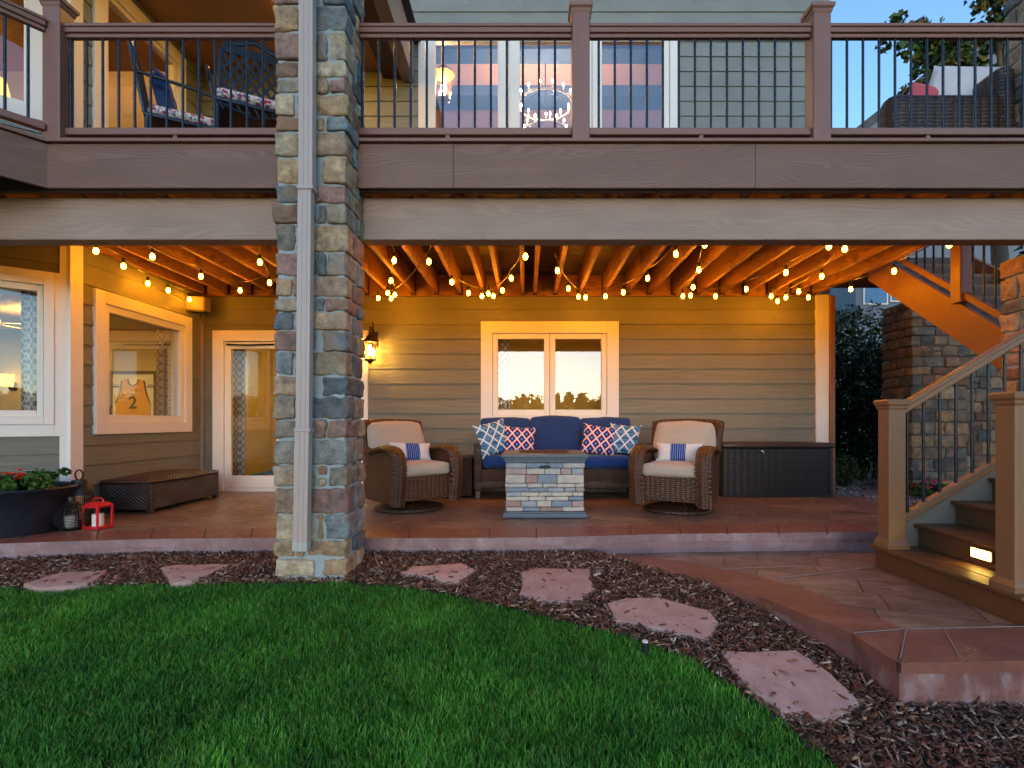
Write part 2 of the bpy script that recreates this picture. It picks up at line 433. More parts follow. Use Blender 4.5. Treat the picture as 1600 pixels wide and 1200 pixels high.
    t = NT('curtain_trellis'); uv = t.uv(); sp = t.n('ShaderNodeSeparateXYZ'); t.set(sp.inputs[0], uv)
    a = t.m('SINE', t.m('MULTIPLY', sp.outputs[0], 2*math.pi/0.17)); b = t.m('SINE', t.m('MULTIPLY', sp.outputs[1], 2*math.pi/0.20))
    l = t.m('LESS_THAN', t.m('ABSOLUTE', t.m('SUBTRACT', t.m('ABSOLUTE', a), t.m('ABSOLUTE', b))), 0.26)
    M['curtain'] = t.bsdf(t.mix(l, (0.30, 0.28, 0.27), (0.72, 0.68, 0.62)), 0.9)
    M['glass'] = glass('window_glass', 0.05); M['glass_up'] = glass('upper_glass', 0.10); M['glass_side'] = glass('side_glass', 0.05)
    M['glass_door'] = glass('door_glass', 0.08)
    M['lampglass'] = glass('lantern_glass', 0.08)
    M['wall_in'] = m_plain('interior_paint', (0.52, 0.40, 0.20), 0.8, 0.05, 2, 0.05)
    M['wall_in_up'] = m_plain('upper_interior', (0.55, 0.36, 0.25), 0.8, 0.05, 2, 0.05)
    M['ceil_in'] = m_plain('interior_ceiling', (0.62, 0.52, 0.40), 0.8, 0.04, 2, 0.05)
    M['ceil_up'] = m_plain('upper_ceiling', (0.80, 0.56, 0.50), 0.8, 0.05, 1, 0.05)
    M['beam_in'] = m_plain('ceiling_beam_paint', (0.09, 0.19, 0.40), 0.7, 0.05, 2, 0.05)
    M['floor_in'] = m_wood('interior_floor', (0.22, 0.12, 0.06), (0.14, 0.07, 0.03))
    M['porchceil'] = m_wood('porch_ceiling', (0.40, 0.22, 0.09), (0.30, 0.15, 0.06), False, 0.2, 0.5, 0.15)
    M['darkwood'] = m_wood('dark_wood', (0.07, 0.035, 0.022), (0.04, 0.02, 0.012))
    M['fascia'] = m_plain('taupe_fascia', (0.27, 0.20, 0.16), 0.6, 0.08)
    M['tub'] = m_plain('tub_enamel', (0.016, 0.020, 0.030), 0.35, 0.5, 16, 0.3, 40, 0.3)
    M['red'] = m_plain('red_enamel', (0.62, 0.012, 0.018), 0.35, 0.06, 8, 0.03)
    M['candle'] = m_plain('candle_wax', (0.75, 0.72, 0.66), 0.5, 0.03)
    M['lantern'] = m_plain('lantern_metal', (0.030, 0.026, 0.024), 0.45, 0.25, 12, 0.1, 60, 0.5)
    M['jersey'] = m_fabric('jersey_gold', (0.70, 0.33, 0.06)); M['mat'] = m_plain('frame_mat', (0.72, 0.62, 0.42), 0.8, 0.03)
    M['ink'] = m_plain('dark_ink', (0.06, 0.015, 0.01), 0.7)
    M['shingle'] = m_plain('roof_shingle', (0.06, 0.065, 0.08), 0.9, 0.25, 10, 0.6, 40)
    M['neighbour'] = m_plain('neighbour_wall', (0.16, 0.18, 0.22), 0.8, 0.06, 3, 0.1)
    M['winblue'] = m_plain('far_window_glass', (0.06, 0.16, 0.30), 0.12, 0.1, 3, 0.0)
    M['wickerblack'] = m_weave('espresso_wicker', (0.070, 0.036, 0.022), (0.010, 0.005, 0.003), 0.075, 0.030)
    M['plastic'] = m_plain('black_plastic', (0.02, 0.02, 0.02), 0.4)
    M['bulb'] = emis('lit_bulb', (1.0, 0.32, 0.008), BULB)
    M['filament'] = emis('lit_filament', (1.0, 0.48, 0.06), 55)
    M['step'] = emis('lit_step_lens', (1.0, 0.62, 0.12), 3.2)
    M['candlebulb'] = emis('lit_candle_bulb', (1.0, 0.60, 0.34), 85)
    M['candescent'] = emis('lit_ceiling_lens', (1.0, 0.58, 0.10), 26.0)
    M['candescent_up'] = emis('lit_porch_lens', (1.0, 0.46, 0.03), 60)
    M['shade'] = emis('lit_shade', (1.0, 0.50, 0.06), 0.55)
    M['farwin'] = emis('lit_far_window', (1.0, 0.85, 0.35), 0.9)

BULB = 28.0
SKY_S, SUN_S, EXPO = 0.086, 0.09, 2.92
def emis(name, c, s):
    t = NT(name); e = t.n('ShaderNodeEmission'); e.inputs[0].default_value = (*c, 1); e.inputs[1].default_value = s
    t.t.links.new(e.outputs[0], t.out.inputs[0]); return t.mat
def glass(name, fac):
    t = NT(name)
    tr = t.n('ShaderNodeBsdfTransparent'); tr.inputs[0].default_value = (0.92, 0.93, 0.92, 1)
    gl = t.n('ShaderNodeBsdfGlossy'); gl.inputs['Roughness'].default_value = 0.0; gl.inputs[0].default_value = (0.95, 0.97, 1, 1)
    lw = t.n('ShaderNodeLayerWeight'); lw.inputs[0].default_value = 0.25
    f = t.m('ADD', fac, t.m('MULTIPLY', lw.outputs['Fresnel'], 0.3), clamp=True)
    mx = t.n('ShaderNodeMixShader'); t.set(mx.inputs[0], f)
    t.t.links.new(tr.outputs[0], mx.inputs[1]); t.t.links.new(gl.outputs[0], mx.inputs[2])
    t.t.links.new(mx.outputs[0], t.out.inputs[0]); return t.mat
def sid(name, c):
    t = NT(name); uv = t.uv()
    g = t.noise(t.map(uv, (3.0, 55, 1)), 1.0, 5, 0.6, 0.4)
    w = t.n('ShaderNodeTexWave', wave_type='BANDS', bands_direction='Y'); t.set(w.inputs['Vector'], t.map(uv, (0.9, 8, 1)))
    for k, v in (('Scale', 3.5), ('Distortion', 10.0), ('Detail', 2.0), ('Detail Scale', 0.9)): w.inputs[k].default_value = v
    h = t.m('ADD', t.m('MULTIPLY', g, 0.7), t.m('MULTIPLY', w.outputs['Fac'], 0.5))
    col = t.mix(t.range(t.noise(t.obj(), 1.6, 4), 0.3, 0.7), mul(c, 0.92), mul(c, 1.08))
    col = t.mix(1.0, col, t.attr(), 'MULTIPLY')
    return t.bsdf(col, t.range(w.outputs['Fac'], 0, 1, 0.34, 0.5), 0, h, 0.75, 0.005, 0.5)
def trim(name, c):
    t = NT(name); uv = t.uv()
    g = t.noise(t.map(uv, (40, 40, 1)), 1.0, 4)
    return t.bsdf(t.mix(t.noise(t.obj(), 3, 4), mul(c, 0.94), mul(c, 1.04)), 0.5, 0, g, 0.08, 0.003)
def patio(name, c1, c2, stamped=True, vert=False):
    t = NT(name); o = t.obj()
    n = t.noise(o, 2.2, 6, 0.6); n2 = t.noise(o, 11, 6, 0.65)
    streak = t.noise(t.map(o, (2.0, 9, 6), (0, 0, 0.15)), 1.6, 5)
    col = t.mix(t.range(n, 0.3, 0.7), c2, c1)
    col = t.mix(t.range(n2, 0.5, 0.75, 0, 0.55), col, mul(c2, 0.75))
    col = t.mix(t.range(streak, 0.52, 0.75, 0, 0.5), col, tuple(x*1.35+0.03 for x in c1))
    h = t.m('ADD', t.m('MULTIPLY', n2, 0.5), t.m('MULTIPLY', streak, 0.4))
    if stamped:
        br = t.n('ShaderNodeTexBrick'); 
        wv = t.n('ShaderNodeVectorMath', operation='ADD'); t.set(wv.inputs[0], t.map(o, (1,1,1), (0,0,0.42)))
        nn = t.n('ShaderNodeTexNoise'); nn.inputs['Scale'].default_value = 3.0; t.set(nn.inputs['Vector'], o)
        sc = t.n('ShaderNodeVectorMath', operation='SCALE'); t.set(sc.inputs[0], nn.outputs['Color']); sc.inputs['Scale'].default_value = 0.05
        t.set(wv.inputs[1], sc.outputs[0]); t.set(br.inputs['Vector'], wv.outputs[0])
        br.offset = 0.37; br.squash = 0.7; br.squash_frequency = 3
        for k, v in (('Scale', 1.0), ('Mortar Size', 0.006), ('Mortar Smooth', 0.3), ('Brick Width', 0.62), ('Row Height', 0.30), ('Bias', 0.0)): br.inputs[k].default_value = v
        br.inputs['Color1'].default_value = (0.80,0.80,0.80,1); br.inputs['Color2'].default_value = (1.12,1.12,1.12,1); br.inputs['Mortar'].default_value = (0.42,0.40,0.38,1)
        col = t.mix(1.0, col, br.outputs['Color'], 'MULTIPLY')
        h = t.m('SUBTRACT', h, t.m('MULTIPLY', br.outputs['Fac'], 1.2))
    if vert:
        ef = t.noise(t.map(o, (6, 6, 3)), 1.2, 5, 0.6)
        col = t.mix(t.range(ef, 0.5, 0.72, 0, 0.7), col, (0.42, 0.34, 0.35))
    return t.bsdf(col, t.range(n2, 0.3, 0.7, 0.26, 0.52), 0, h, 0.5, 0.014)
setup_materials()
YW, XS, YB = 7.0, -4.33, 5.0          # back wall, bay side wall, bay corner
XR = 4.0                              # right end of the house
ZD = 2.95                             # deck floor

# ------------------------------------------------------------------ terrain
def axis_pts(lo, hi, step, far):
    a = list(np.arange(lo, hi + 1e-6, step)); s = step; x = hi; out = []
    while x < far: s *= 1.5; x += s; out.append(x)
    s = step; x = lo; pre = []
    while x > -far: s *= 1.5; x -= s; pre.append(x)
    return list(reversed(pre)) + a + out
gx = axis_pts(-6, 8, 0.2, 420); gy = axis_pts(-1, 10, 0.2, 420)
gv = [(x, y, ground_z(x, y) - 0.03) for y in gy for x in gx]
nx = len(gx)
g = MB(); g._add(gv, [(j*nx+i, j*nx+i+1, (j+1)*nx+i+1, (j+1)*nx+i) for j in range(len(gy)-1) for i in range(nx-1)])
tag(g.build('ground', M['ground'], smooth=60), kind='structure')

def in_poly(x, y, poly):
    c = False; n = len(poly)
    for i in range(n):
        x1, y1 = poly[i]; x2, y2 = poly[(i+1) % n]
        if (y1 > y) != (y2 > y) and x < (x2-x1)*(y-y1)/(y2-y1)+x1: c = not c
    return c
def sheet(name, poly, dz, mat, step=0.06):
    xs = [p[0] for p in poly]; ys = [p[1] for p in poly]
    m = MB(); idx = {}; vs = []; fs = []
    def vv(i, j):
        if (i, j) not in idx:
            x = min(xs)+i*step; y = min(ys)+j*step
            idx[(i, j)] = len(vs); vs.append((x, y, ground_z(x, y)+dz+0.012*mnoise.noise(Vector((x*4, y*4, 0)))))
        return idx[(i, j)]
    for i in range(int((max(xs)-min(xs))/step)+1):
        for j in range(int((max(ys)-min(ys))/step)+1):
            if in_poly(min(xs)+(i+.5)*step, min(ys)+(j+.5)*step, poly):
                fs.append((vv(i,j), vv(i+1,j), vv(i+1,j+1), vv(i,j+1)))
    m._add(vs, fs); return m.build(name, mat, smooth=60)

# lawn edge, patio edges (points seen in the photograph, laid on the ground)
lawn_edge = [at_g(px, py) for px, py in ((-90,924),(0,920),(140,917),(280,914),(430,913),(560,911),(699,928),(837,961),(976,995),(1092,1037),(1207,1115),(1295,1187),(1390,1290))]
edge_up = [at(px, py, 0) for px, py in ((-140,855),(0,850),(110,846),(260,842),(430,841),(565,841),(700,841),(850,840),(930,838),(1020,835),(1100,834),(1180,833),(1300,832),(1372,831))]
outer_lo = [at(px, py, -0.15) for px, py in ((905,862),(1000,886),(1094,904),(1187,932),(1262,962),(1334,991),(1405,1036))]
inner_lo = [at(px, py, -0.15) for px, py in ((925,858),(1000,869),(1112,887),(1190,903),(1262,923),(1340,953),(1416,985))]
corner = outer_lo[-1]
mulch_poly = lawn_edge + [(3.4, 1.2), (3.9, 2.50), (corner[0]+0.05, corner[1]+0.02)] + [(p[0]+0.03, p[1]+0.03) for p in reversed(outer_lo[:-1])] + [(0.40, 4.26), (-1.2, 4.22), (-3, 4.22), (-4.2, 4.06), (-5.2, 3.9)]
lawn_poly = lawn_edge + [(1.6, 0.2), (-5.5, 0.2)]
tag(sheet('mulch_bed', mulch_poly, 0.0, M['soil']), kind='structure')
grav_poly = [(3.9,4.7),(4.3,4.6),(9,4.6),(9,11.5),(3.9,11.5)]
tag(sheet('gravel_path', grav_poly, 0.01, M['soil'], 0.15), kind='structure')

# ------------------------------------------------------------------ patio (two tiers of stamped concrete)
def slab(name, poly, ztop, zbot, topm, sidem, label):
    root = tag(bpy.data.objects.new(name, None), kind='structure'); COL.objects.link(root)
    n = len(poly); m = MB(); m._add([(p[0],p[1],ztop) for p in poly], [tuple(range(n))])
    me = m.build('top', topm, root)
    s = MB()
    for i in range(n):
        a, b = poly[i], poly[(i+1)%n]
        s._add([(a[0],a[1],zbot),(b[0],b[1],zbot),(b[0],b[1],ztop),(a[0],a[1],ztop)], [(0,1,2,3)])
    s.build('riser', sidem, root)
    return root
pup = edge_up + [(4.2, 4.45), (4.15, 6.1), (3.95, 6.9), (3.95, 7.05), (-4.3, 7.05), (-4.3, 5.1), (-5.4, 4.2)]
up = slab('patio', pup, 0.0, -0.45, M['patio'], M['riser'], 0)
def strip(outer, inner, z, name, mat, root, drop=None):
    m = MB(); n = len(outer)
    vs = [(p[0],p[1],z) for p in outer] + [(p[0],p[1],z) for p in inner]
    m._add(vs, [(i, i+1, n+i+1, n+i) for i in range(n-1)])
    if drop:
        m._add([(p[0],p[1],z) for p in outer] + [(p[0],p[1],z-drop) for p in outer], [(n+i, n+i+1, i+1, i) for i in range(n-1)])
    return m.build(name, mat, root)
def offs(pl, d):
    out = []
    for i, p in enumerate(pl):
        a = pl[max(i-1,0)]; b = pl[min(i+1,len(pl)-1)]
        t = Vector((b[0]-a[0], b[1]-a[1])).normalized(); out.append((p[0]-t.y*d, p[1]+t.x*d))
    return out
eo = offs(edge_up, -0.015)
strip(eo, offs(edge_up, 0.36), 0.005, 'border', M['border'], up)
mm_ = MB(); nn_ = len(eo); mm_._add([(p[0],p[1],0.005) for p in eo]+[(p[0],p[1],-0.06) for p in eo], [(nn_+i, nn_+i+1, i+1, i) for i in range(nn_-1)]); mm_.build('nosing', M['riser'], up)
# scored joints of the border
m = MB()
for k, px in enumerate((40, 155, 240, 322, 395, 640, 765, 838, 985, 1062, 1135, 1215, 1290)):
    a = at(px, 840.5 if px < 900 else 834, 0); b = (a[0]*1.085, a[1]*1.085)
    m.bar((a[0], a[1]-0.03, 0.0042), (b[0], b[1], 0.0042), 0.010, 0.004)
m.build('scored_joint', M['grout'], up)
plo = outer_lo + [(3.9, 2.45), (3.9, 4.5), (1.0, 4.5), (0.45, 4.32)]
lo = slab('lower_patio', plo, -0.15, -0.55, M['patio'], M['riser_red'], 0)
strip(offs(outer_lo, -0.012), inner_lo, -0.145, 'border', M['border'], lo, 0.05)
m = MB(); c2 = at(1416, 985, -0.15); rr = (3.9, 2.42)
m._add([(corner[0],corner[1]-.012,-0.144),(rr[0],rr[1]-.012,-0.144),(3.9,2.74,-0.144),(c2[0],c2[1],-0.144)], [(0,1,2,3)])
m._add([(corner[0],corner[1]-.012,-0.144),(rr[0],rr[1]-.012,-0.144),(rr[0],rr[1]-.012,-0.194),(corner[0],corner[1]-.012,-0.194)], [(3,2,1,0)])
m.build('border', M['border'], lo)
m = MB()
for a, b in (((1416,985),(1407,1031)), ((1334,991),(1416,985)), ((1475,984),(1500,1030)), ((1416,985),(1600,981)), ((1367,887),(1215,905)), ((1255,886),(1130,890)), ((1340,862),(1270,872))):
    A = at(*a, -0.15); B = at(*b, -0.15); m.bar((A[0],A[1],-0.1415), (B[0],B[1],-0.1415), 0.006, 0.004)
m.build('scored_joint', m_plain('pale_joint', (0.27,0.18,0.16), 0.9), lo)

# ------------------------------------------------------------------ siding helper
def split_rects(u0, u1, z0, z1, holes):
    out = []
    us = sorted({u0, u1, *[h[0] for h in holes], *[h[1] for h in holes]}); us = [u for u in us if u0-1e-6 <= u <= u1+1e-6]
    for a, b in zip(us, us[1:]):
        zs = [(z0, z1)]
        for h in holes:
            if h[0] < b-1e-6 and h[1] > a+1e-6:
                nz = []
                for c, d in zs:
                    if h[3] <= c or h[2] >= d: nz.append((c, d)); continue
                    if h[2] > c: nz.append((c, h[2]))
                    if h[3] < d: nz.append((h[3], d))
                zs = nz
        out += [(a, b, c, d) for c, d in zs if d-c > 1e-4]
    return out
def siding(M4, u0, u1, z0, z1, holes, name, parent, mat, exp=0.198, phase=0.0):
    mb = MB(M4); k0 = math.floor((z0-phase)/exp)
    rnd = random.Random(int(u0*100+z0*10))
    k = k0
    while phase + k*exp < z1:
        r0 = phase+k*exp; r1 = r0+exp; k += 1
        rects = split_rects(u0, u1, max(r0, z0), min(r1, z1), holes)
        seams = sorted(rnd.uniform(u0, u1) for _ in range(int((u1-u0)/3.2)))
        cuts = [u0] + seams + [u1]
        tint = [rnd.uniform(0.94, 1.06) for _ in range(len(cuts))]
        for a, b, c, d in rects:
            for i in range(len(cuts)-1):
                aa = max(a, cuts[i]); bb = min(b, cuts[i+1])
                if bb-aa < 0.004: continue
                if aa == cuts[i] and i > 0: aa += 0.003
                o0 = -0.020+0.016*(c-r0)/exp; o1 = -0.020+0.016*(d-r0)/exp
                tc = (tint[i],)*3
                mb._add([(aa,o0,c),(bb,o0,c),(bb,o1,d),(aa,o1,d),(aa,0,c),(bb,0,c)], [(0,1,2,3),(4,5,1,0)], tc)
    mb.build(name, mat, parent)
    w = MB(M4)
    for a, b, c, d in split_rects(u0, u1, z0, z1, holes): w.box(a, b, 0.0, 0.12, c, d)
    w.build('wall_core', M['fascia'], parent)

def window(M4, u0, u1, z0, z1, cells, parent, tw=0.11, sill=True, glass='glass', name='window', sash=0.055, bot=True):
    """u0..z1 is the outside of the casing; cells = list of (ua, ub) glass openings"""
    f = MB(M4)
    f.box(u0, u0+tw, -0.045, 0.10, z0, z1); f.box(u1-tw, u1, -0.045, 0.10, z0, z1)
    f.box(u0+tw, u1-tw, -0.045, 0.10, z1-tw, z1)
    if bot: f.box(u0+tw, u1-tw, -0.045, 0.10, z0, z0+tw)
    w = f.build(name, M['trim'], parent, bevel=0.004)
    g = MB(M4); zb = z0+(tw if bot else 0); zt = z1-tw
    for i, (a, b) in enumerate(cells):
        L = u0+tw if i == 0 else (cells[i-1][1]+a)/2; R = u1-tw if i == len(cells)-1 else (b+cells[i+1][0])/2
        s = MB(M4)
        if a > L: s.box(L+0.003, a, -0.02, 0.06, zb, zt)
        if b < R: s.box(b, R-0.003, -0.02, 0.06, zb, zt)
        s.box(a, b, -0.018, 0.055, zb, zb+sash); s.box(a, b, -0.018, 0.055, zt-sash, zt)
        s.build('sash', M['sash'], w, bevel=0.006)
        p = MB(M4); p.box(a-0.004, b+0.004, 0.018, 0.024, zb+sash-0.004, zt-sash+0.004)
        p.build('pane', M[glass], w)
    return w

house = thing('house', 'taupe lap sided two storey house with white trimmed windows behind the deck', 'house', (0, YW, 0))
MBK = Matrix.Translation((0, 0, 0))                                                  # back wall (house origin lies on it)
MSD = Matrix(((0,-1,0,XS),(1,0,0,-YW),(0,0,1,0),(0,0,0,1)))                          # side wall: u = world Y
MFC = Matrix(((0.78,-0.62,0,XS),(0.62,0.78,0,YB-YW),(0,0,1,0),(0,0,0,1)))            # bay facet: u negative to the left
DOOR = (-4.16, -2.10, 0.0, 2.14); WIN = (-0.60, 1.23, 0.86, 2.26)
siding(MBK, XS, XR-0.15, -0.2, 2.9, [DOOR, WIN], 'siding', house, M['siding'], phase=0.05)
UPW = (-1.43, 2.01, 3.05, 6.14)
siding(MBK, XS, XR, 2.9, 8.6, [UPW], 'siding', house, M['siding_up'], phase=0.05)
SW = (5.23, 6.74, 0.80, 2.26)
siding(MSD, YB+0.1, YW-0.02, -0.2, 2.9, [SW], 'siding', house, M['siding'], phase=0.10)
SWU = (5.22, 6.62, 3.0, 5.50)
siding(MSD, YB+0.1, YW-0.02, 2.9, 8.6, [SWU], 'siding', house, M['siding_up'], phase=0.10)
FW = (-1.30, -0.123, 0.90, 2.26)
siding(MFC, -1.45, -0.085, -0.4, 0.79, [], 'siding', house, M['siding'], phase=0.03)
siding(MFC, -1.45, -0.085, 2.32, 2.9, [], 'siding', house, M['siding'], phase=0.03)
FWU = (-1.30, -0.2, 3.70, 6.0)
siding(MFC, -1.45, -0.085, 2.9, 8.6, [FWU], 'siding', house, M['siding_up'], phase=0.03)
# white panels round the bay window, corner boards
p = MB(MFC)
for a, b, c, d in split_rects(-1.45, -0.02, 0.79, 2.32, [FW]): p.box(a, b, -0.03, 0.12, c, d)
for z0, z1 in ((-0.4, 0.79), (2.32, 2.9), (2.9, 8.6)): p.box(-0.085, -0.02, -0.03, 0.10, z0, z1)
p.build('bay_panel', M['trim'], house, bevel=0.003)
c = MB(MSD); c.box(YB-0.045, YB+0.10, -0.028, 0.10, -0.2, 2.9); c.box(YB-0.045, YB+0.10, -0.028, 0.10, 2.9, 8.6)
c.build('corner_board', M['trim'], house, bevel=0.003)
c = MB(MBK); c.box(XR-0.15, XR+0.02, -0.035, 0.12, -0.2, 2.62); c.build('corner_board', M['trim'], house, bevel=0.003)
c = MB(MBK); c.box(XR+0.022, XR+0.085, -0.07, 0.0, -0.15, 2.60); c.build('corner_pipe', M['stringer'], house, bevel=0.006)
c = MB(MBK); c.box(XR-0.06, XR+0.02, -0.025, 0.12, 2.95, 8.6); c.build('corner_board', M['fascia'], house, bevel=0.003)
c = MB(MBK); c.box(XS+0.0, XS+0.055, -0.055, -0.021, -0.05, 2.62); c.build('inner_corner_trim', M['fascia'], house, bevel=0.003)
sw = MB(); sw.box(XR, XR+0.12, 0.12, 8, -0.2, 8.6); sw.build('side_wall', M['siding'], house)
# windows
tw = 0.15
window(MBK, *WIN, [(-0.375, 0.24), (0.39, 1.005)], house, tw=0.155, glass='glass', sash=0.075)
window(MSD, *SW, [(5.23+0.20, 6.74-0.20)], house, tw=0.125, glass='glass_side', sash=0.075)
window(MFC, *FW, [(-1.18, -0.242)], house, tw=0.07, glass='glass_side', sash=0.06)
window(MBK, *UPW, [(-1.21, -0.376), (-0.085, 0.745), (1.01, 1.82)], house, tw=0.10, glass='glass_up', sash=0.05, bot=False)
window(MSD, *SWU, [(5.22+0.2, 6.62-0.2)], house, tw=0.15, glass='glass_side', sash=0.05, bot=False)
window(MFC, *FWU, [(-1.1, -0.33)], house, tw=0.10, glass='glass_side', sash=0.05)
# sliding patio door
f = MB(MBK); a, b, z0, z1 = DOOR
f.box(a, a+0.14, -0.045, 0.10, z0, z1); f.box(b-0.14, b, -0.045, 0.10, z0, z1); f.box(a+0.14, b-0.14, -0.045, 0.10, z1-0.14, z1)
f.box(a+0.14, b-0.14, -0.03, 0.10, 0.0, 0.045)
door = f.build('sliding_door', M['trim'], house, bevel=0.004)
for k, (ua, ub, y) in enumerate(((-4.015, -3.10, 0.0), (-3.16, -2.245, 0.045))):
    s = MB(MBK)
    s.box(ua, ua+0.085, y-0.015, y+0.03, 0.05, 1.99); s.box(ub-0.085, ub, y-0.015, y+0.03, 0.05, 1.99)
    s.box(ua+0.085, ub-0.085, y-0.015, y+0.03, 1.90, 1.99); s.box(ua+0.085, ub-0.085, y-0.015, y+0.03, 0.05, 0.21)
    s.build('door_panel', M['sash'], door, bevel=0.004)
    g = MB(MBK); g.box(ua+0.08, ub-0.08, y+0.005, y+0.011, 0.205, 1.905); g.build('pane', M['glass_door'], door)
h = MB(MBK); h.tube([(-3.98,-0.03,1.955),(-3.70,-0.05,1.945),(-3.35,-0.03,1.955)], 0.012, 6); h.build('door_closer', M['black'], door)
h = MB(MBK); h.tube([(-3.20,-0.03,0.92),(-3.20,-0.06,0.95),(-3.20,-0.06,1.10),(-3.20,-0.03,1.13)], 0.011); h.build('door_handle', M['black'], door)
# interior shells (lower and upper storey)
i1 = MB()
i1.box(-9, XS-0.6, 1.3, 1.4, 0, 2.6)                # wall with the framed jersey
i1.box(-4.95, -4.85, 1.4, 3.6, 0, 2.6)
i1.box(-4.95, XR, 3.6, 3.7, 0, 2.6); i1.box(XR-0.1, XR-0.001, 0.13, 3.6, 0, 2.6); i1.box(-9.1, -9, -3.5, 1.4, 0, 2.6)
i1.build('interior_wall', M['wall_in'], house)
i2 = MB(); i2.box(-9, XS-0.15, -1.3, 1.3, 2.50, 2.6); i2.box(-8.5, -5.6, -1.1, 1.1, 2.36, 2.499); i2.box(XS-0.15, XR, 0.13, 3.6, 2.50, 2.6); i2.build('interior_ceiling', M['ceil_in'], house)
i3 = MB(); i3.box(-9, XS-0.13, -1.4, 1.3, -0.05, 0.01); i3.box(XS-0.13, XR-0.1, 0.13, 3.6, -0.05, 0.01); i3.build('interior_floor', M['floor_in'], house)
u1 = MB(); u1.box(-9, XS-0.6, 1.3, 1.4, 2.9, 7.0); u1.box(-4.95, XR, 6.0, 6.1, 2.9, 7.0); u1.box(XR-0.1, XR-0.001, 0.13, 6.0, 2.9, 7); u1.box(-4.95, -4.85, 1.4, 6, 2.9, 7); u1.box(-9.1, -9, -3.5, 1.4, 2.9, 7)
u1.build('upper_interior_wall', M['wall_in_up'], house)
u2 = MB(); u2.box(-9, XR, 0.13, 6.1, 6.9, 7.0); u2.box(-9, XS-0.13, -3.0, 0.13, 6.9, 7.0); u2.build('upper_ceiling', M['ceil_up'], house)
u3 = MB(); u3.box(-4.8, XR-0.1, 1.15, 1.50, 6.72, 6.9); u3.box(-4.8, XR-0.1, 2.30, 2.75, 6.72, 6.9); u3.build('ceiling_beam', M['beam_in'], house, bevel=0.01)
u4 = MB(); u4.box(-9, XR-0.1, 0.13, 6.0, 2.75, 2.93); u4.box(-9, XS-0.13, -1.4, 0.13, 2.75, 2.93); u4.build('upper_floor', M['floor_in'], house)
# recessed ceiling lights inside
for x, y, z, mt in ((-6.3, -0.2, 2.355, 'candescent'), (-3.6, 1.8, 2.495, 'candescent'), (0.3, 1.9, 2.495, 'candescent'), (-6.2, 0.0, 6.895, 'candescent')):
    d = MB(); d.lathe([(0.14, -0.012), (0.14, 0.0)], 16, (x, y, z)); d.build('recessed_light', M[mt], house)
# roof over the covered part of the deck
pc = MB(); pc.box(-7, -1.60, -3.9, -0.001, 5.60, 5.66); pc.build('porch_ceiling', M['porchceil'], house)
pf = MB(); pf.box(-1.64, -1.485, -3.95, -0.001, 5.44, 5.95); pf.box(-7, -1.64, -3.98, -3.85, 5.44, 5.95); pf.build('porch_fascia', M['fascia'], house, bevel=0.005)
pb = MB(); pb.box(-1.90, -1.66, -3.85, -0.001, 5.50, 5.60); pb.box(-7, -1.9, -2.15, -1.85, 5.42, 5.60); pb.build('porch_beam', M['darkwood'], house, bevel=0.005)
pr = MB(); pr.box(-7.2, -1.4, -4.2, 0.0, 5.96, 6.0); pr.build('porch_roof', M['shingle'], house)
rf = MB(); rf.box(-9.2, XR+0.3, 0.0, 8.2, 8.6, 8.75); rf.build('roof', M['shingle'], house)
for x, y in ((-2.6, -1.2), (-5.4, -1.5), (-5.6, -3.0)):
    d = MB(); d.lathe([(0.10, -0.010), (0.10, 0.0)], 16, (x, y, 5.598)); d.build('porch_light', M['candescent_up'], house)

# ------------------------------------------------------------------ deck
deck = thing('deck', 'raised brown composite deck on timber joists over the patio', 'deck', (0, 3.8, 0))
DX1 = 3.80
ys0, ys1 = 3.86, YW-0.06
jx = [X_(px, 4.98) for px in (579, 629, 680, 731, 766, 815, 841, 885, 938, 990, 1040, 1088, 1140, 1192, 1243, 1294, 1345, 1396, 1440)]
jx += [jx[0]-0.305*k for k in range(1, 10) if k not in (3,)]
for x in jx:
    j = MB(); j.box(x-0.022, x+0.022, ys0, ys1-0.04, 2.605, 2.86); j.build('joist', M['joist'], deck, bevel=0.004, world=True)
for x in jx:
    j = MB(); j.box(x-0.03, x-0.024, ys1-0.10, ys1-0.045, 2.60, 2.80); j.box(x+0.024, x+0.03, ys1-0.10, ys1-0.045, 2.60, 2.80); j.box(x-0.03, x+0.03, ys1-0.10, ys1-0.045, 2.592, 2.60)
    j.build('joist_hanger', M['bronze'], deck, world=True)
j = MB(); j.box(XS+0.06, DX1, ys1-0.04, ys1, 2.585, 2.86); j.build('ledger', M['joist'], deck, world=True)
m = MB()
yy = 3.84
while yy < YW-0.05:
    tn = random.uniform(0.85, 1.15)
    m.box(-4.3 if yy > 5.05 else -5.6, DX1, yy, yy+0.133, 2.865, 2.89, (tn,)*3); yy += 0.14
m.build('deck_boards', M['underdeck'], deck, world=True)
m = MB(); m.box(-5.6 if 0 else -4.3, DX1, 3.84, YW-0.03, 2.90, ZD); m.box(-5.6, -4.3, 3.84, 5.05, 2.90, ZD); m.box(DX1, 4.7, 3.84, 4.6, 2.90, ZD); m.build('deck_surface', M['deckwood'], deck, world=True)
CL = (-3.46, 3.80)                                    # corner where the deck turns towards the lawn
dv = Vector((-0.62, -0.785)).normalized(); L2 = 2.2
CE = (CL[0]+dv.x*L2, CL[1]+dv.y*L2)
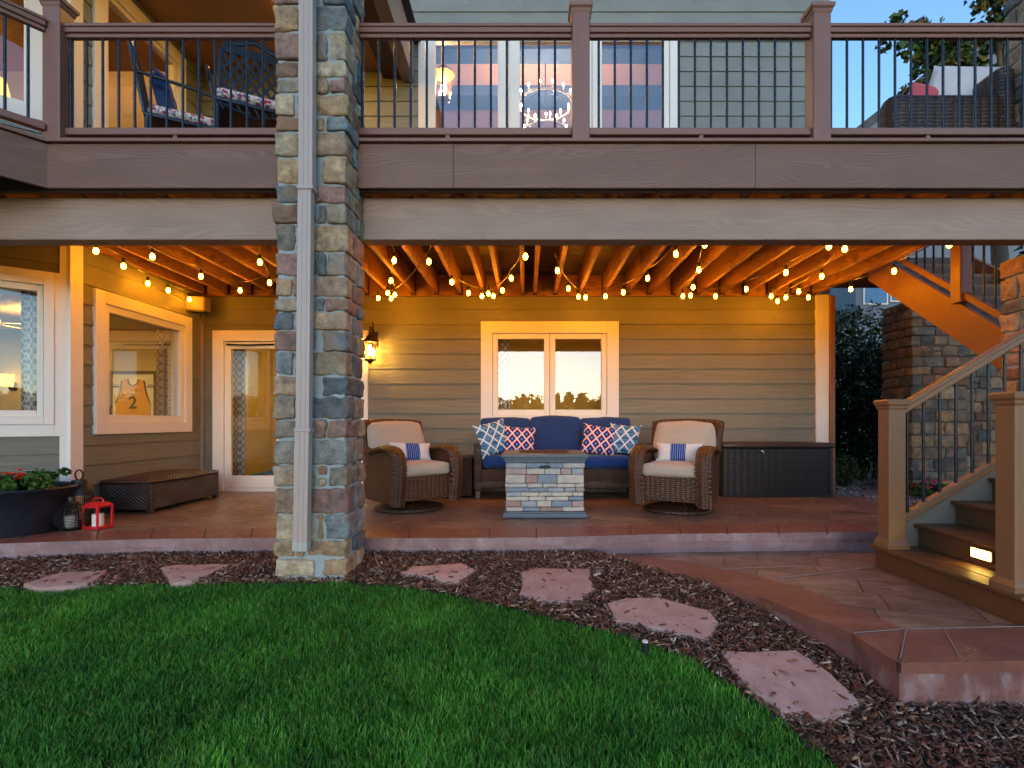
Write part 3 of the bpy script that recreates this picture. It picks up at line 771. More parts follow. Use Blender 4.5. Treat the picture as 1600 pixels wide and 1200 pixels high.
# bump-out on the left
m = MB(); m.prism([CL, CE, (-7.5, CE[1]), (-7.5, 3.84), (-3.4, 3.84)], 2.91, ZD, 'z'); m.build('deck_surface', M['deckwood'], deck, world=True)
m = MB(); m.prism([(CL[0]-.02,CL[1]+.05), (CE[0]-.02, CE[1]+.05), (-7.5, CE[1]+.05), (-7.5, 3.83), (-3.5, 3.83)], 2.70, 2.90, 'z'); m.build('bump_out_frame', M['darkwood'], deck, world=True)
def rim(x0, x1, joint=()):
    cuts = [x0] + list(joint) + [x1]
    for a, b in zip(cuts, cuts[1:]):
        m = MB(); m.box(a+0.0008, b-0.0008, 3.775, 3.80, 2.607, 2.925); m.build('rim_board', M['deckwood'], deck, bevel=0.003, world=True)
rim(CL[0], 4.7, (X_(709, 3.8), X_(1178, 3.8)))
m = MB(); n2 = Vector((dv.y, -dv.x)) * -1
a = Vector((CL[0], CL[1], 2.766)); b = Vector((CE[0], CE[1], 2.766)); off = Vector((0.010, -0.012, 0))
m.bar(a+off, b+off, 0.025, 0.318); m.build('rim_board', M['deckwood'], deck, bevel=0.003, world=True)
m = MB(); m.box(CL[0], 4.7, 3.745, 3.86, 2.928, 2.953); m.bar((CL[0],3.80,2.9405), (CE[0],CE[1],2.9405), 0.11, 0.025); m.build('deck_edge_board', M['railwood'], deck, bevel=0.004, world=True)
m = MB(); m.box(CL[0]-1.6, 4.7, 3.815, 3.85, 2.60, 2.86); m.build('rim_joist', M['darkwood'], deck, world=True)
m = MB(); m.box(DX1-0.045, DX1, 3.86, YW-0.02, 2.60, 2.86); m.box(DX1, DX1+0.025, 3.78, YW-0.02, 2.60, 2.92); m.build('side_rim', M['stringer'], deck, bevel=0.004, world=True)
for a, b in ((-7.2, -1.70), (-1.22, 4.7)):
    m = MB(); m.box(a, b, 3.92, 4.06, 2.285, 2.600); m.build('beam', M['beam'], deck, bevel=0.008, world=True)

# railing
def post(x, y, z0, z1, label, rot=0, w=0.128, mats=('postwood','railwood'), flare=0.0, name='railing_post'):
    r = thing(name, label, 'post', (x, y, z0), rot, 'posts of the deck railing' if name == 'railing_post' else 'newel posts of the stairs')
    h = z1-z0; m = MB(); m.box(-w/2, w/2, -w/2, w/2, 0, h-0.05); m.build('shaft', M[mats[0]], r, bevel=0.008)
    c = MB(); e = w/2
    c.lathe([(e*1.02*1.414, h-0.075), (e*1.12*1.414, h-0.06), (e*1.12*1.414, h-0.05), (e*1.30*1.414, h-0.035), (e*1.34*1.414, h-0.012), (e*1.15*1.414, h)], 4)
    c2 = MB(Matrix.Rotation(math.pi/4, 4, 'Z')); c2._add(c.v, c.f); c2.build('cap', M[mats[1]], r)
    if flare:
        c = MB(Matrix.Rotation(math.pi/4, 4, 'Z')); c.lathe([(e*1.28*1.414, 0), (e*1.28*1.414, 0.03), (e*1.08*1.414, 0.055), (e*1.02*1.414, 0.06)], 4); c.build('base_trim', M[mats[1]], r)
    return r
YR = 3.86
zt = 3.965
post(CL[0]+0.03, 3.85, 2.953, 4.00, 'brown railing post at the deck corner left of the stone pillar')
post(X_(906.5, YR), YR, 2.953, zt, 'brown capped railing post in front of the upper triple window')
post(X_(1277.5, YR), YR, 2.953, zt-0.005, 'brown capped railing post at the right edge of the upper siding')
def railing(label, p, q, ztop=3.825, zbot=3.02, sp=0.1178, phase=0.5, feet=()):
    p = Vector((*p, 0)); q = Vector((*q, 0)); d = q-p; L = d.length; d.normalize()
    r = thing('deck_railing', label, 'railing', (p.x, p.y, ZD), 0, 'railing sections along the deck')
    def at_(t, z): return (d.x*t, d.y*t, z-ZD)
    m = MB(); m.bar(at_(0, ztop-0.030), at_(L, ztop-0.030), 0.070, 0.055); m.bar(at_(0, ztop-0.010), at_(L, ztop-0.010), 0.092, 0.024)
    m.bar(at_(0, ztop-0.072), at_(L, ztop-0.072), 0.040, 0.03); m.build('top_rail', M['railwood'], r, bevel=0.006)
    m = MB(); m.bar(at_(0, zbot+0.028), at_(L, zbot+0.028), 0.058, 0.052); m.build('bottom_rail', M['railwood'], r, bevel=0.006)
    me = None; n = int(L/sp-phase)+1
    for k in range(n):
        t = (k+phase)*sp
        if t > L-0.03: break
        if me is None:
            b = MB(); b.tube([(0,0,zbot+0.05-ZD),(0,0,ztop-0.085-ZD)], 0.0095, 10); o = b.build('baluster', M['blackpost'], r, smooth=50); me = o
            o.location = (d.x*t, d.y*t, 0)
        else:
            o = me.copy(); COL.objects.link(o); o.parent = r; o.location = (d.x*t, d.y*t, 0)
    for t in feet:
        m = MB(); m.box(d.x*t-0.015, d.x*t+0.015, d.y*t-0.02, d.y*t+0.02, 0.003, zbot-ZD+0.002); m.build('support_foot', M['railwood'], r)
    return r
xa = CL[0]+0.09
railing('short railing section between the corner post and the stone pillar', (xa, YR), (-1.70, YR), phase=0.18, feet=(0.8,))
railing('railing section from the stone pillar to the middle post', (-1.225, YR), (X_(893, YR), YR), phase=0.2, feet=(0.65,))
railing('railing section between the two posts right of the middle', (X_(920, YR), YR), (X_(1264, YR), YR), phase=0.62, feet=(0.82,))
railing('railing section in front of the wicker deck chair and open sky', (X_(1292, YR), YR), (4.6, YR), phase=0.25, feet=(0.73,))
railing('angled railing section running out to the left from the corner post', (CL[0]+0.03+dv.x*0.075, 3.85+dv.y*0.075), (CE[0]+0.03, CE[1]+0.05), phase=0.75)

# ------------------------------------------------------------------ stone work
PAL = [(0.46,0.32,0.18),(0.42,0.30,0.18),(0.50,0.41,0.28),(0.185,0.215,0.225),(0.22,0.235,0.22),(0.27,0.24,0.20),(0.30,0.185,0.155),(0.33,0.205,0.165),(0.27,0.155,0.10),(0.125,0.145,0.160),(0.35,0.29,0.21),(0.40,0.28,0.19),(0.23,0.14,0.10)]
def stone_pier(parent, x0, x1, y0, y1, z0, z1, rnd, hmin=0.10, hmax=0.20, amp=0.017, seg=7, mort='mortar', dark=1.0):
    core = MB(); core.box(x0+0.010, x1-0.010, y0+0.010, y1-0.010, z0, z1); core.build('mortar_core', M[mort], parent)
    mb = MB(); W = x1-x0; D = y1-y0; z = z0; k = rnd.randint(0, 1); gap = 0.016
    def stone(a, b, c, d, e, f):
        col = rnd.choice(PAL); t = rnd.uniform(0.78, 1.2); col = tuple(x*t*dark for x in col)  # dark below one paints shade into the stone colour
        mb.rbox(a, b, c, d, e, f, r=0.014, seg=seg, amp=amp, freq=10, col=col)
    def ex(): return rnd.uniform(0.0, 0.018)
    def fill(l, minw=0.13):
        """cut a length into stones"""
        if l < 0.05: return []
        n = max(1, int(round(l/rnd.uniform(0.17, 0.30)))); 
        ws = [rnd.uniform(0.7, 1.3) for _ in range(n)]; s = sum(ws); return [w*l/s for w in ws]
    while z < z1-0.03:
        h = rnd.uniform(hmin, hmax)
        if z+h > z1-0.07: h = z1-z
        za, zb = z+gap/2, z+h-gap/2; k += 1
        lo, sh = rnd.uniform(0.24, 0.32), rnd.uniform(0.11, 0.17)
        cs = {}
        for i, (cx, cy) in enumerate(((0,0),(1,0),(1,1),(0,1))):
            a, b = (min(lo, W*0.58), min(sh, D*0.4)) if (k+i) % 2 else (min(sh, W*0.34), min(lo, D*0.6))
            cs[(cx,cy)] = (a, b)
            e1, e2 = ex(), ex()
            xa, xb = (x0-e1, x0+a) if cx == 0 else (x1-a, x1+e1)
            ya, yb = (y0-e2, y0+b) if cy == 0 else (y1-b, y1+e2)
            stone(xa+ (0 if cx==0 else gap/2), xb-(gap/2 if cx==0 else 0), ya+(0 if cy==0 else gap/2), yb-(gap/2 if cy==0 else 0), za, zb)
        for cy in (0, 1):
            x = x0+cs[(0,cy)][0]
            for w in fill(x1-cs[(1,cy)][0]-x):
                e = ex(); y_ = (y0-e, y0+0.10) if cy == 0 else (y1-0.10, y1+e)
                if h > 0.14 and rnd.random() < 0.35:
                    s = za+(zb-za)*rnd.uniform(0.4, 0.6)
                    stone(x+gap/2, x+w-gap/2, *y_, za, s-gap/2); stone(x+gap/2, x+w-gap/2, *y_, s+gap/2, zb)
                else: stone(x+gap/2, x+w-gap/2, *y_, za, zb)
                x += w
        for cx in (0, 1):
            y = y0+cs[(cx,0)][1]
            for w in fill(y1-cs[(cx,1)][1]-y):
                e = ex(); x_ = (x0-e, x0+0.10) if cx == 0 else (x1-0.10, x1+e)
                stone(*x_, y+gap/2, y+w-gap/2, za, zb); y += w
        z += h
    mb.build('stones', M['stone'], parent, smooth=75)
pil = thing('stone_pillar', 'tall rough cut stone pillar rising from the lawn edge past the deck', 'pillar', (-1.46, 3.75, -0.3), 0, 'stone pillars holding up the deck')
def at_local(parent, fn):
    before = set(bpy.data.objects); fn()
    for o in set(bpy.data.objects)-before:
        if o.parent == parent: o.matrix_parent_inverse = Matrix.Translation(-Vector(parent.location))
at_local(pil, lambda: stone_pier(pil, -1.69, -1.222, 3.55, 3.93, -0.30, 5.43, random.Random(5)))
pr_ = thing('stone_pillar', 'shorter stone pillar carrying the beam beside the stair handrail', 'pillar', (4.25, 4.2, -0.2), 0, 'stone pillars holding up the deck')
at_local(pr_, lambda: stone_pier(pr_, 4.04, 4.50, 3.95, 4.45, -0.2, 2.284, random.Random(3), seg=3))
pu_ = thing('stone_pillar', 'stone pillar standing on the deck behind the railing at far right', 'pillar', (4.35, 4.25, ZD), 0, 'stone pillars holding up the deck')
at_local(pu_, lambda: stone_pier(pu_, 4.11, 4.6, 4.0, 4.5, ZD+0.002, 5.6, random.Random(8), seg=3))
sw_ = thing('stone_wall', 'stone clad pier with painted shade behind the stairs under the sloping stringer', 'wall', (6.0, 7.5, -0.1))
at_local(sw_, lambda: (stone_pier(sw_, 5.30, 6.05, 7.2, 7.8, -0.15, 2.6, random.Random(12), seg=2, mort='grout', dark=0.42), stone_pier(sw_, 6.10, 8.2, 7.45, 8.0, -0.15, 2.6, random.Random(13), seg=2, mort='grout', dark=0.42)))  # same stone, colours scaled down to paint in the shade behind the stairs

# downspout
ds = thing('downspout', 'pale mauve metal downspout running down the front of the tall stone pillar', 'downspout', (-1.45, 3.47, 0))
def seg_(p, q, w=0.092, d=0.065, nm='pipe', mt='downspout'):
    m = MB(); m.bar(p, q, w, d, (0,1,0)); 
    m.bar((p[0]-w*0.18,p[1]-d/2-0.001,p[2]),(q[0]-w*0.18,q[1]-d/2-0.001,q[2]), 0.012, 0.006, (0,1,0)); m.bar((p[0]+w*0.18,p[1]-d/2-0.001,p[2]),(q[0]+w*0.18,q[1]-d/2-0.001,q[2]), 0.012, 0.006, (0,1,0))
    return m.build(nm, M[mt], ds, bevel=0.008, world=True)
YD = 3.46
P = lambda px, py: (X_(px, YD), YD, Z_(py, YD))
seg_((X_(481.5,YD), YD, 5.4), P(480, 300)); seg_(P(478.5, 296), P(475, 676), 0.088, 0.062); seg_(P(474.5, 670), P(471.5, 848), 0.094, 0.066)
seg_(P(471.5, 846), P(471, 860), 0.098, 0.07, 'end_piece', 'spoutend')
for py in (296, 672):
    m = MB(); c = P(480-(py-296)*0.012, py); m.box(c[0]-0.053, c[0]+0.053, YD-0.040, YD+0.04, c[2]-0.012, c[2]+0.012); m.build('band', M['downspout'], ds, bevel=0.004, world=True)

# ------------------------------------------------------------------ stairs
st = thing('stairs', 'brown composite steps with a lit riser climbing to the right', 'stairs', (2.6, 3.3, -0.15))
RUN, RISE = 0.27, 0.167
zt0 = 0.015
for k in range(6):
    x = 2.59+k*RUN; z = zt0+k*RISE
    if k == 0:
        m = MB(); m.box(2.60, 2.622, 2.73, 3.91, -0.149, z-0.027); m.build('riser', M['stairwood'], st, bevel=0.003, world=True)
        m = MB(); m.box(2.622, 2.87, 3.89, 3.91, -0.149, z-0.027); m.box(2.622, 2.87, 2.73, 2.75, -0.149, z-0.027); m.build('side_skirt', M['stairwood'], st, world=True)
        ya, yb = 2.715, 3.925
    else:
        m = MB(); m.box(x+0.01, x+0.03, 2.80, 3.84, z-RISE+0.001, z-0.027); m.build('riser', M['stairwood'], st, bevel=0.003, world=True)
        ya, yb = 2.80, 3.84
    m = MB(); m.box(x-0.025, x+0.115, ya, yb, z-0.026, z); m.box(x+0.12, x+RUN+0.01, ya, yb, z-0.026, z); m.build('tread', M['stairwood'], st, bevel=0.006, world=True)
skm = m_plain('grey_skirt', (0.22,0.19,0.15), 0.6, 0.1)
for y in (3.842, 2.776):
    m = MB(); m.prism([(2.87,-0.14),(4.2,-0.14),(4.2,1.10),(2.87,0.27),(2.72,0.13),(2.72,0.02)], y, y+0.022, 'y'); m.build('side_skirt', skm, st, world=True)
m = MB(); m.box(4.55, 5.4, 2.73, 4.5, 0.98, 1.035); m.build('landing', M['stairwood'], st, world=True)
m = MB(); m.box(4.6, 5.3, 2.8, 4.4, -0.2, 0.98); m.build('landing_base', M['darkwood'], st, world=True)
xs_ = 2.59+RUN+0.01
m = MB(); m.box(xs_-0.010, xs_+0.001, 3.215, 3.385, 0.055, 0.125); sl = m.build('step_light', M['stairwood'], st, bevel=0.003, world=True)
m = MB(); m.box(xs_-0.013, xs_-0.009, 3.23, 3.37, 0.062, 0.118); m.build('lens', M['step'], sl, world=False)
sl.children[0].data.transform(Matrix.Translation(-Vector(st.location)))
post(2.655, 3.81, zt0, 1.085, 'brown newel post at the far side of the bottom step', 0, 0.122, ('stairpost','stairrail'), 1, 'newel_post')
post(2.655, 2.845, zt0, 1.085, 'nearest brown newel post cut by the right edge of the photo', 0, 0.122, ('stairpost','stairrail'), 1, 'newel_post')
def stair_rail(y, label, L=1.45):
    sl_ = RISE/RUN*0.97; r = thing('stair_railing', label, 'railing', (2.71, y, 0), 0, 'railings of the bottom stair flight')
    z0, zb = 1.0, 0.205
    m = MB(); m.bar((0,0,z0), (L,0,z0+L*sl_), 0.066, 0.055); m.bar((0,0,z0+0.030), (L,0,z0+0.030+L*sl_), 0.088, 0.026); m.build('handrail', M['stairrail'], r, bevel=0.008)
    m = MB(); m.bar((0,0,zb), (L,0,zb+L*sl_), 0.06, 0.055); m.build('bottom_rail', M['stairrail'], r, bevel=0.006)
    me = None; t = 0.06
    while t < L-0.03:
        if me is None: b = MB(); b.tube([(0,0,zb),(0,0,z0)], 0.0105, 10); me = o = b.build('baluster', M['blackpost'], r, smooth=50)
        else: o = me.copy(); COL.objects.link(o); o.parent = r
        o.location = (t, 0, t*sl_); t += 0.118
    return r
stair_rail(3.815, 'brown handrail with black balusters rising from the far newel post')
stair_rail(2.83, 'brown handrail rising from the nearest newel post out of the frame')
# upper flight, coming down from the deck to the right
uf = thing('upper_stairs', 'orange lit upper stair flight sloping down beside the right stone pillar', 'stairs', (4.0, 6.1, 1.2))
SL = 0.714
def zb_(y): return 2.617-SL*(6.329-y)
for x in (4.15, 5.21):
    m = MB(); m.prism([(6.37,zb_(6.37)),(6.37,2.925),(6.24,2.925),(4.52,zb_(4.52)+0.373),(4.52,zb_(4.52))], x, x+0.045, 'x'); m.build('stringer', M['stringer'], uf, bevel=0.005, world=True)
for k in range(9):
    y = 6.10-k*0.262; z = 2.76-k*0.187
    if y < 4.5: break
    m = MB(); m.box(4.196, 5.209, y, y+0.275, z-0.03, z); m.build('tread', M['stairwood'], uf, world=True)
    m = MB(); m.box(4.196, 5.209, y+0.255, y+0.272, z+0.001, z+0.155); m.build('riser', M['darkwood'], uf, world=True)
m = MB(); m.box(3.83, 5.25, 6.375, 6.95, 2.70, 2.92); m.build('top_landing', M['darkwood'], uf, world=True)
ur = thing('stair_railing', 'upper stair railing with an orange lit post above the sloping stringer', 'railing', (4.02, 5.8, 2.6))
def zr_(y): return zb_(y)+0.36+0.115
m = MB(); m.bar((4.172,6.17,zr_(6.17)),(4.172,4.52,zr_(4.52)), 0.06, 0.06); m.build('bottom_rail', M['stringer'], ur, bevel=0.005, world=True)
m = MB(); m.bar((4.172,6.17,zr_(6.17)+0.85),(4.172,4.52,zr_(4.52)+0.85), 0.09, 0.06); m.build('handrail', M['stringer'], ur, bevel=0.005, world=True)
m = MB(); m.box(4.112, 4.235, 4.97, 5.09, zb_(5.03)+0.373, zr_(5.03)+1.0); m.build('post', M['postwood'], ur, bevel=0.006, world=True)
y = 6.08; me = None
while y > 4.6:
    if abs(y-5.03) > 0.09:
        if me is None: b = MB(); b.tube([(0,0,0),(0,0,0.85)], 0.010, 8); me = o = b.build('baluster', M['blackpost'], ur, smooth=50)
        else: o = me.copy(); COL.objects.link(o); o.parent = ur
        o.location = (0.152, y-5.8, zr_(y)-2.6)
    y -= 0.118
# ------------------------------------------------------------------ armchairs
def armchair(label, x, y, rot):
    r = thing('swivel_chair', label, 'armchair', (x, y, 0.002), rot, 'wicker swivel chairs on the patio')
    b = MB(); b.lathe([(0.345,0),(0.355,0.015),(0.345,0.032),(0.30,0.045),(0.12,0.07),(0.07,0.10),(0.07,0.16)], 40); b.build('swivel_base', M['wicker'], r, smooth=40)
    rim_ = MB(); rim_.tube([(0.35*math.cos(a*math.pi/24), 0.35*math.sin(a*math.pi/24), 0.018) for a in range(48)], 0.016, 8, True); rim_.build('base_ring', M['wickerrope'], r, smooth=60)
    s = MB(); s.box(-0.29, 0.29, -0.33, 0.33, 0.15, 0.33); s.build('seat_frame', M['wicker'], r)
    s = MB(); s.box(-0.292, 0.292, -0.375, -0.345, 0.145, 0.375); f = s.build('front_panel', M['wicker'], r, bevel=0.01)
    s = MB(); s.tube([(-0.30,-0.37,0.145),(0.30,-0.37,0.145)], 0.016, 8); s.build('trim_rope', M['wickerrope'], f, smooth=60)
    arm = [(0.30,0.64),(0.20,0.615),(0.08,0.628),(-0.06,0.652),(-0.19,0.662),(-0.30,0.645),(-0.375,0.598),(-0.412,0.52),(-0.420,0.42),(-0.405,0.28),(-0.385,0.18),(-0.375,0.105)]
    for sd in (-1, 1):
        outl = arm + [(0.30,0.115),(0.36,0.13),(0.395,0.40),(0.37,0.66)]
        p = MB(); p.prism(outl, sd*0.30, sd*0.352, 'x'); pa = p.build('side_panel', M['wicker'], r, bevel=0.01)
        # rolled arm top widening to the front
        n = 40; pts = []; rs = []
        def cr(t):
            i = min(int(t), len(arm)-2); u = t-i
            p0, p1, p2, p3 = (arm[max(i-1,0)], arm[i], arm[i+1], arm[min(i+2,len(arm)-1)])
            return [0.5*((2*p1[k])+(-p0[k]+p2[k])*u+(2*p0[k]-5*p1[k]+4*p2[k]-p3[k])*u*u+(-p0[k]+3*p1[k]-3*p2[k]+p3[k])*u**3) for k in (0,1)]
        for i in range(n+1):
            q = cr(i*(len(arm)-1)/n); t = i/n
            w = 0.058+0.030*math.sin(min(1, t*1.5)*math.pi)*(t < 0.67); w = max(w, 0.048)
            pts.append((sd*0.328, q[0], q[1]-0.008)); rs.append((w, 0.034))
        a = MB(); a.tube(pts, rs, 12); a.build('arm', M['wicker'], r, smooth=60)
        # plaited front edge: overlapping wraps
        w = MB()
        for i in range(16):
            q = cr((0.50+0.49*i/15)*(len(arm)-1)); q2 = cr((0.52+0.475*i/15)*(len(arm)-1)+0.02)
            t = Vector((0, q2[0]-q[0], q2[1]-q[1])).normalized(); nn = Vector((0, t.z, -t.y))
            c = Vector((sd*0.328, q[0], q[1])) - nn*(-0.006)
            pts2 = [c+Vector((0.062*math.cos(k*math.pi/8)*1.0, 0, 0)) + (nn*-1)*(0.040*math.sin(k*math.pi/8)) + t*(0.012*math.cos(k*math.pi/8)) for k in range(9)]
            w.tube(pts2, 0.018, 6)
        w.build('braided_edge', M['wickerrope'], r, smooth=70)
        e = MB(); e.tube([(sd*0.335,-0.378,0.108),(sd*0.335,0.30,0.112),(sd*0.335,0.36,0.13)], 0.016, 8); e.build('trim_rope', M['wickerrope'], pa, smooth=60)
    # back: slightly flared, tilted, curved top
    n = 14; vs = []; fs = []
    def bp(u, v, d):
        hw = 0.315+0.045*v; z = 0.36+(0.545+0.015*math.cos(u*math.pi/2))*v
        yb_ = 0.245+0.215*v+d-0.05*abs(u)**3
        return (u*hw, yb_, z)
    for d in (0.0, 0.062):
        for i in range(n+1):
            for j in range(n+1): vs.append(bp(2*i/n-1, j/n, d))
    N = (n+1)**2; I = lambda i, j, k: k*N+i*(n+1)+j
    for i in range(n):
        for j in range(n):
            fs.append((I(i,j,0),I(i+1,j,0),I(i+1,j+1,0),I(i,j+1,0))); fs.append((I(i,j,1),I(i,j+1,1),I(i+1,j+1,1),I(i+1,j,1)))
    for j in range(n):
        fs.append((I(0,j,0),I(0,j+1,0),I(0,j+1,1),I(0,j,1))); fs.append((I(n,j,0),I(n,j,1),I(n,j+1,1),I(n,j+1,0)))
        fs.append((I(j,n,0),I(j+1,n,0),I(j+1,n,1),I(j,n,1)))
    b = MB(); b._add(vs, fs); bk = b.build('backrest', M['wicker'], r, smooth=50)
    e = MB(); pts = [bp(-1,v/8,0.03) for v in range(9)] + [bp(-1+i/8,1,0.03) for i in range(1,17)] + [bp(1,1-v/8,0.03) for v in range(1,9)]
    e.tube(pts, 0.040, 10); e.build('braided_edge', M['wickerrope'], bk, smooth=60)
    c = MB(); c.rbox(-0.283, 0.283, -0.375, 0.24, 0.375, 0.50, 0.032, 8, 0.007, 6, bulge=0.018); c.build('seat_cushion', M['tan'], r, smooth=60)
    c = MB(Matrix.Translation((0,0.20,0.49)) @ Matrix.Rotation(math.radians(-21),4,'X')); c.rbox(-0.30, 0.30, -0.075, 0.065, 0.0, 0.435, 0.036, 8, 0.008, 6, bulge=0.035); c.build('back_cushion', M['tan'], r, smooth=60)
    return r
CA = armchair('brown wicker swivel chair beside the stone pillar, striped pillow on its seat', -1.25, 5.62, math.radians(41))
CB = armchair('brown wicker swivel chair in front of the black storage chest', 1.60, 5.52, math.radians(-29))
def throw(name, label, mat, w, h, t, loc, rot, group):
    m = MB(); m.pillow(w, h, t); o = m.build(name, M[mat], None, smooth=80)
    o.location = loc; o.rotation_euler = rot
    return tag(o, label, 'pillow', group)
def on_chair(x, y, rot, lx, ly, lz):
    return (x+lx*math.cos(rot)-ly*math.sin(rot), y+lx*math.sin(rot)+ly*math.cos(rot), lz)
throw('lumbar_pillow', 'white lumbar pillow with blue striped band on the chair next to the stone pillar', 'pil_stripe', 0.48, 0.22, 0.12, on_chair(-1.25,5.62,math.radians(41), 0.03,0.02,0.60), (math.radians(-22),math.radians(3),math.radians(36)), 'striped lumbar pillows')
throw('lumbar_pillow', 'white lumbar pillow with blue striped band on the chair by the storage chest', 'pil_stripe', 0.48, 0.22, 0.12, on_chair(1.60,5.52,math.radians(-29), 0.0,0.02,0.60), (math.radians(-22),0,math.radians(-25)), 'striped lumbar pillows')

# ------------------------------------------------------------------ sofa
so = thing('sofa', 'dark wicker three seat sofa with navy cushions under the window', 'sofa', (0.385, 6.56, 0.002))
w2 = 1.01
m = MB(); m.box(-w2+0.09, w2-0.09, -0.27, 0.30, 0.13, 0.36); m.build('seat_frame', M['wickerdark'], so, bevel=0.008)
for s in (-1, 1):
    a, b = sorted((s*w2, s*(w2-0.10)))
    m = MB(); m.box(a, b, -0.30, 0.32, 0.10, 0.66); m.build('arm', M['wickerdark'], so, bevel=0.015)
    for y in (-0.27, 0.28):
        m = MB(); m.box(s*(w2-0.05)-0.03, s*(w2-0.05)+0.03, y-0.03, y+0.03, 0, 0.10); m.build('leg', M['resinlid'], so, bevel=0.005)
m = MB(); m.box(-w2+0.02, w2-0.02, 0.325, 0.385, 0.12, 0.92); m.build('backrest', M['wickerdark'], so, bevel=0.015)
for k in range(3):
    x0 = -w2+0.11+k*0.60; 
    m = MB(); m.rbox(x0, x0+0.594, -0.32, 0.20, 0.365, 0.515, 0.05, 8, 0.007, 5.5, bulge=0.012); m.build('seat_cushion', M['navyseat'], so, smooth=60)
    xb = -w2+0.04+k*0.645
    m = MB(Matrix.Translation((0,0.14,0.51)) @ Matrix.Rotation(math.radians(-11),4,'X')); m.rbox(xb, xb+0.638, -0.02, 0.15, 0, 0.475+(0.015 if k == 1 else 0), 0.034, 10, 0.009, 5.5, bulge=0.022); m.build('back_cushion', M['navy'], so, smooth=60)
R_ = math.radians
throw('throw_pillow', 'light blue trellis pillow leaning on the left sofa arm', 'pil_trellis', 0.42, 0.42, 0.15, (-0.40, 6.36, 0.73), (R_(-12), R_(-13), R_(28)), 'pillows on the sofa')
throw('throw_pillow', 'navy pillow with red diamond lattice at the left end of the sofa', 'pil_diamond', 0.42, 0.36, 0.15, (-0.09, 6.40, 0.70), (R_(-16), R_(4), R_(6)), 'pillows on the sofa')
throw('throw_pillow', 'navy pillow with red diamond lattice at the right end of the sofa', 'pil_diamond', 0.42, 0.38, 0.15, (0.885, 6.40, 0.705), (R_(-16), R_(8), R_(-8)), 'pillows on the sofa')
throw('throw_pillow', 'light blue trellis pillow beside the right sofa arm', 'pil_trellis', 0.38, 0.38, 0.15, (1.19, 6.39, 0.715), (R_(-12), R_(5), R_(-22)), 'pillows on the sofa')

# ------------------------------------------------------------------ fire pit table
fp = thing('fire_pit', 'square fire pit table clad in pale stacked stone with a slate top', 'fire pit', (0.182, 5.42, 0.002))
m = MB(); m.rbox(-0.405,0.405,-0.405,0.405,0,0.045,0.012,4,0.003,8); m.rbox(-0.385,0.385,-0.385,0.385,0.042,0.06,0.008,4,0); m.build('plinth', M['slate'], fp, smooth=50)
m = MB(); m.box(-0.355,0.355,-0.355,0.355,0.055,0.53); m.build('grout_core', M['grout'], fp)
rnd = random.Random(21); m = MB(); z = 0.062
LP = [(0.54,0.49,0.40)]*3+[(0.50,0.45,0.37)]*2+[(0.46,0.44,0.40),(0.34,0.36,0.37),(0.22,0.27,0.31),(0.36,0.23,0.20),(0.42,0.30,0.27)]
while z < 0.515:
    h = rnd.choice((0.042,0.06,0.085)); h = min(h, 0.528-z)
    if 0.528-z-h < 0.03: h = 0.528-z
    for side in range(4):
        mm = MB(); x = -0.372
        while x < 0.36:
            w = rnd.uniform(0.10,0.24)
            if x+w > 0.30: w = 0.372-x
            mm.rbox(x+0.002, x+w-0.002, -0.372-rnd.uniform(0,0.012), -0.33, z+0.002, z+h-0.002, 0.008, 4, 0.004, 20, rnd.choice(LP)); x += w
        Rm = Matrix.Rotation(side*math.pi/2, 4, 'Z')
        vs = [Rm @ Vector(v) for v in mm.v]; n0 = len(m.v); m.v += [tuple(v) for v in vs]; m.f += [tuple(i+n0 for i in f) for f in mm.f]; m.c += mm.c
    z += h
m.build('stone_cladding', M['ledge'], fp, smooth=60)
m = MB(); m.rbox(-0.385,0.385,-0.385,0.385,0.53,0.558,0.01,4,0); m.rbox(-0.40,0.40,-0.40,0.40,0.556,0.58,0.01,4,0); m.rbox(-0.42,0.42,-0.42,0.42,0.578,0.612,0.012,4,0.002,9); tp = m.build('top', M['slate'], fp, smooth=50)
m = MB(); m.box(-0.25,0.25,-0.2,0.2,0.6125,0.617); 
for _ in range(160):
    x, y = rnd.uniform(-.24,.24), rnd.uniform(-.19,.19); m.rbox(x-.012,x+.012,y-.01,y+.01,0.615,0.63,0.006,1,0)
m.build('burner_tray', M['tray'], tp, smooth=60)
m = MB(Matrix.Translation((-0.0,-0.386,0.49)) @ Matrix.Rotation(math.pi/2,4,'X')); m.lathe([(0.055,0),(0.055,0.008),(0.04,0.016),(0,0.016)], 20, (0,0,0), 1, 0.28); m.build('control_knob', M['black'], fp, smooth=50)

# ------------------------------------------------------------------ other boxes
m = MB(); side = thing('side_table', 'low brown wicker side table between the left swivel chair and sofa', 'side table', (-0.86, 6.56, 0.002))
m.box(-0.20,0.20,-0.18,0.2,0.02,0.47); m.build('body', M['wickertable'], side, bevel=0.008)
m = MB(); m.box(-0.215,0.215,-0.195,0.215,0.472,0.50); m.build('top', M['wickertable'], side, bevel=0.006)
ch = thing('storage_chest', 'long black resin wicker storage chest against the siding on the right', 'storage chest', (3.10, 6.66, 0.002))
m = MB(); m.box(-0.66,0.66,-0.20,0.26,0.0,0.60); m.build('body', M['resin'], ch, bevel=0.01)
m = MB(); m.box(-0.672,-0.63,-0.212,-0.16,0,0.60); m.box(0.63,0.672,-0.212,-0.16,0,0.60); m.box(-0.63,0.63,-0.211,-0.19,0.0,0.035); m.build('frame', M['plastic'], ch, bevel=0.005)
m = MB(); m.rbox(-0.69,0.69,-0.235,0.28,0.602,0.665,0.018,6,0,bulge=0.012); l = m.build('lid', M['resinlid'], ch, smooth=50)
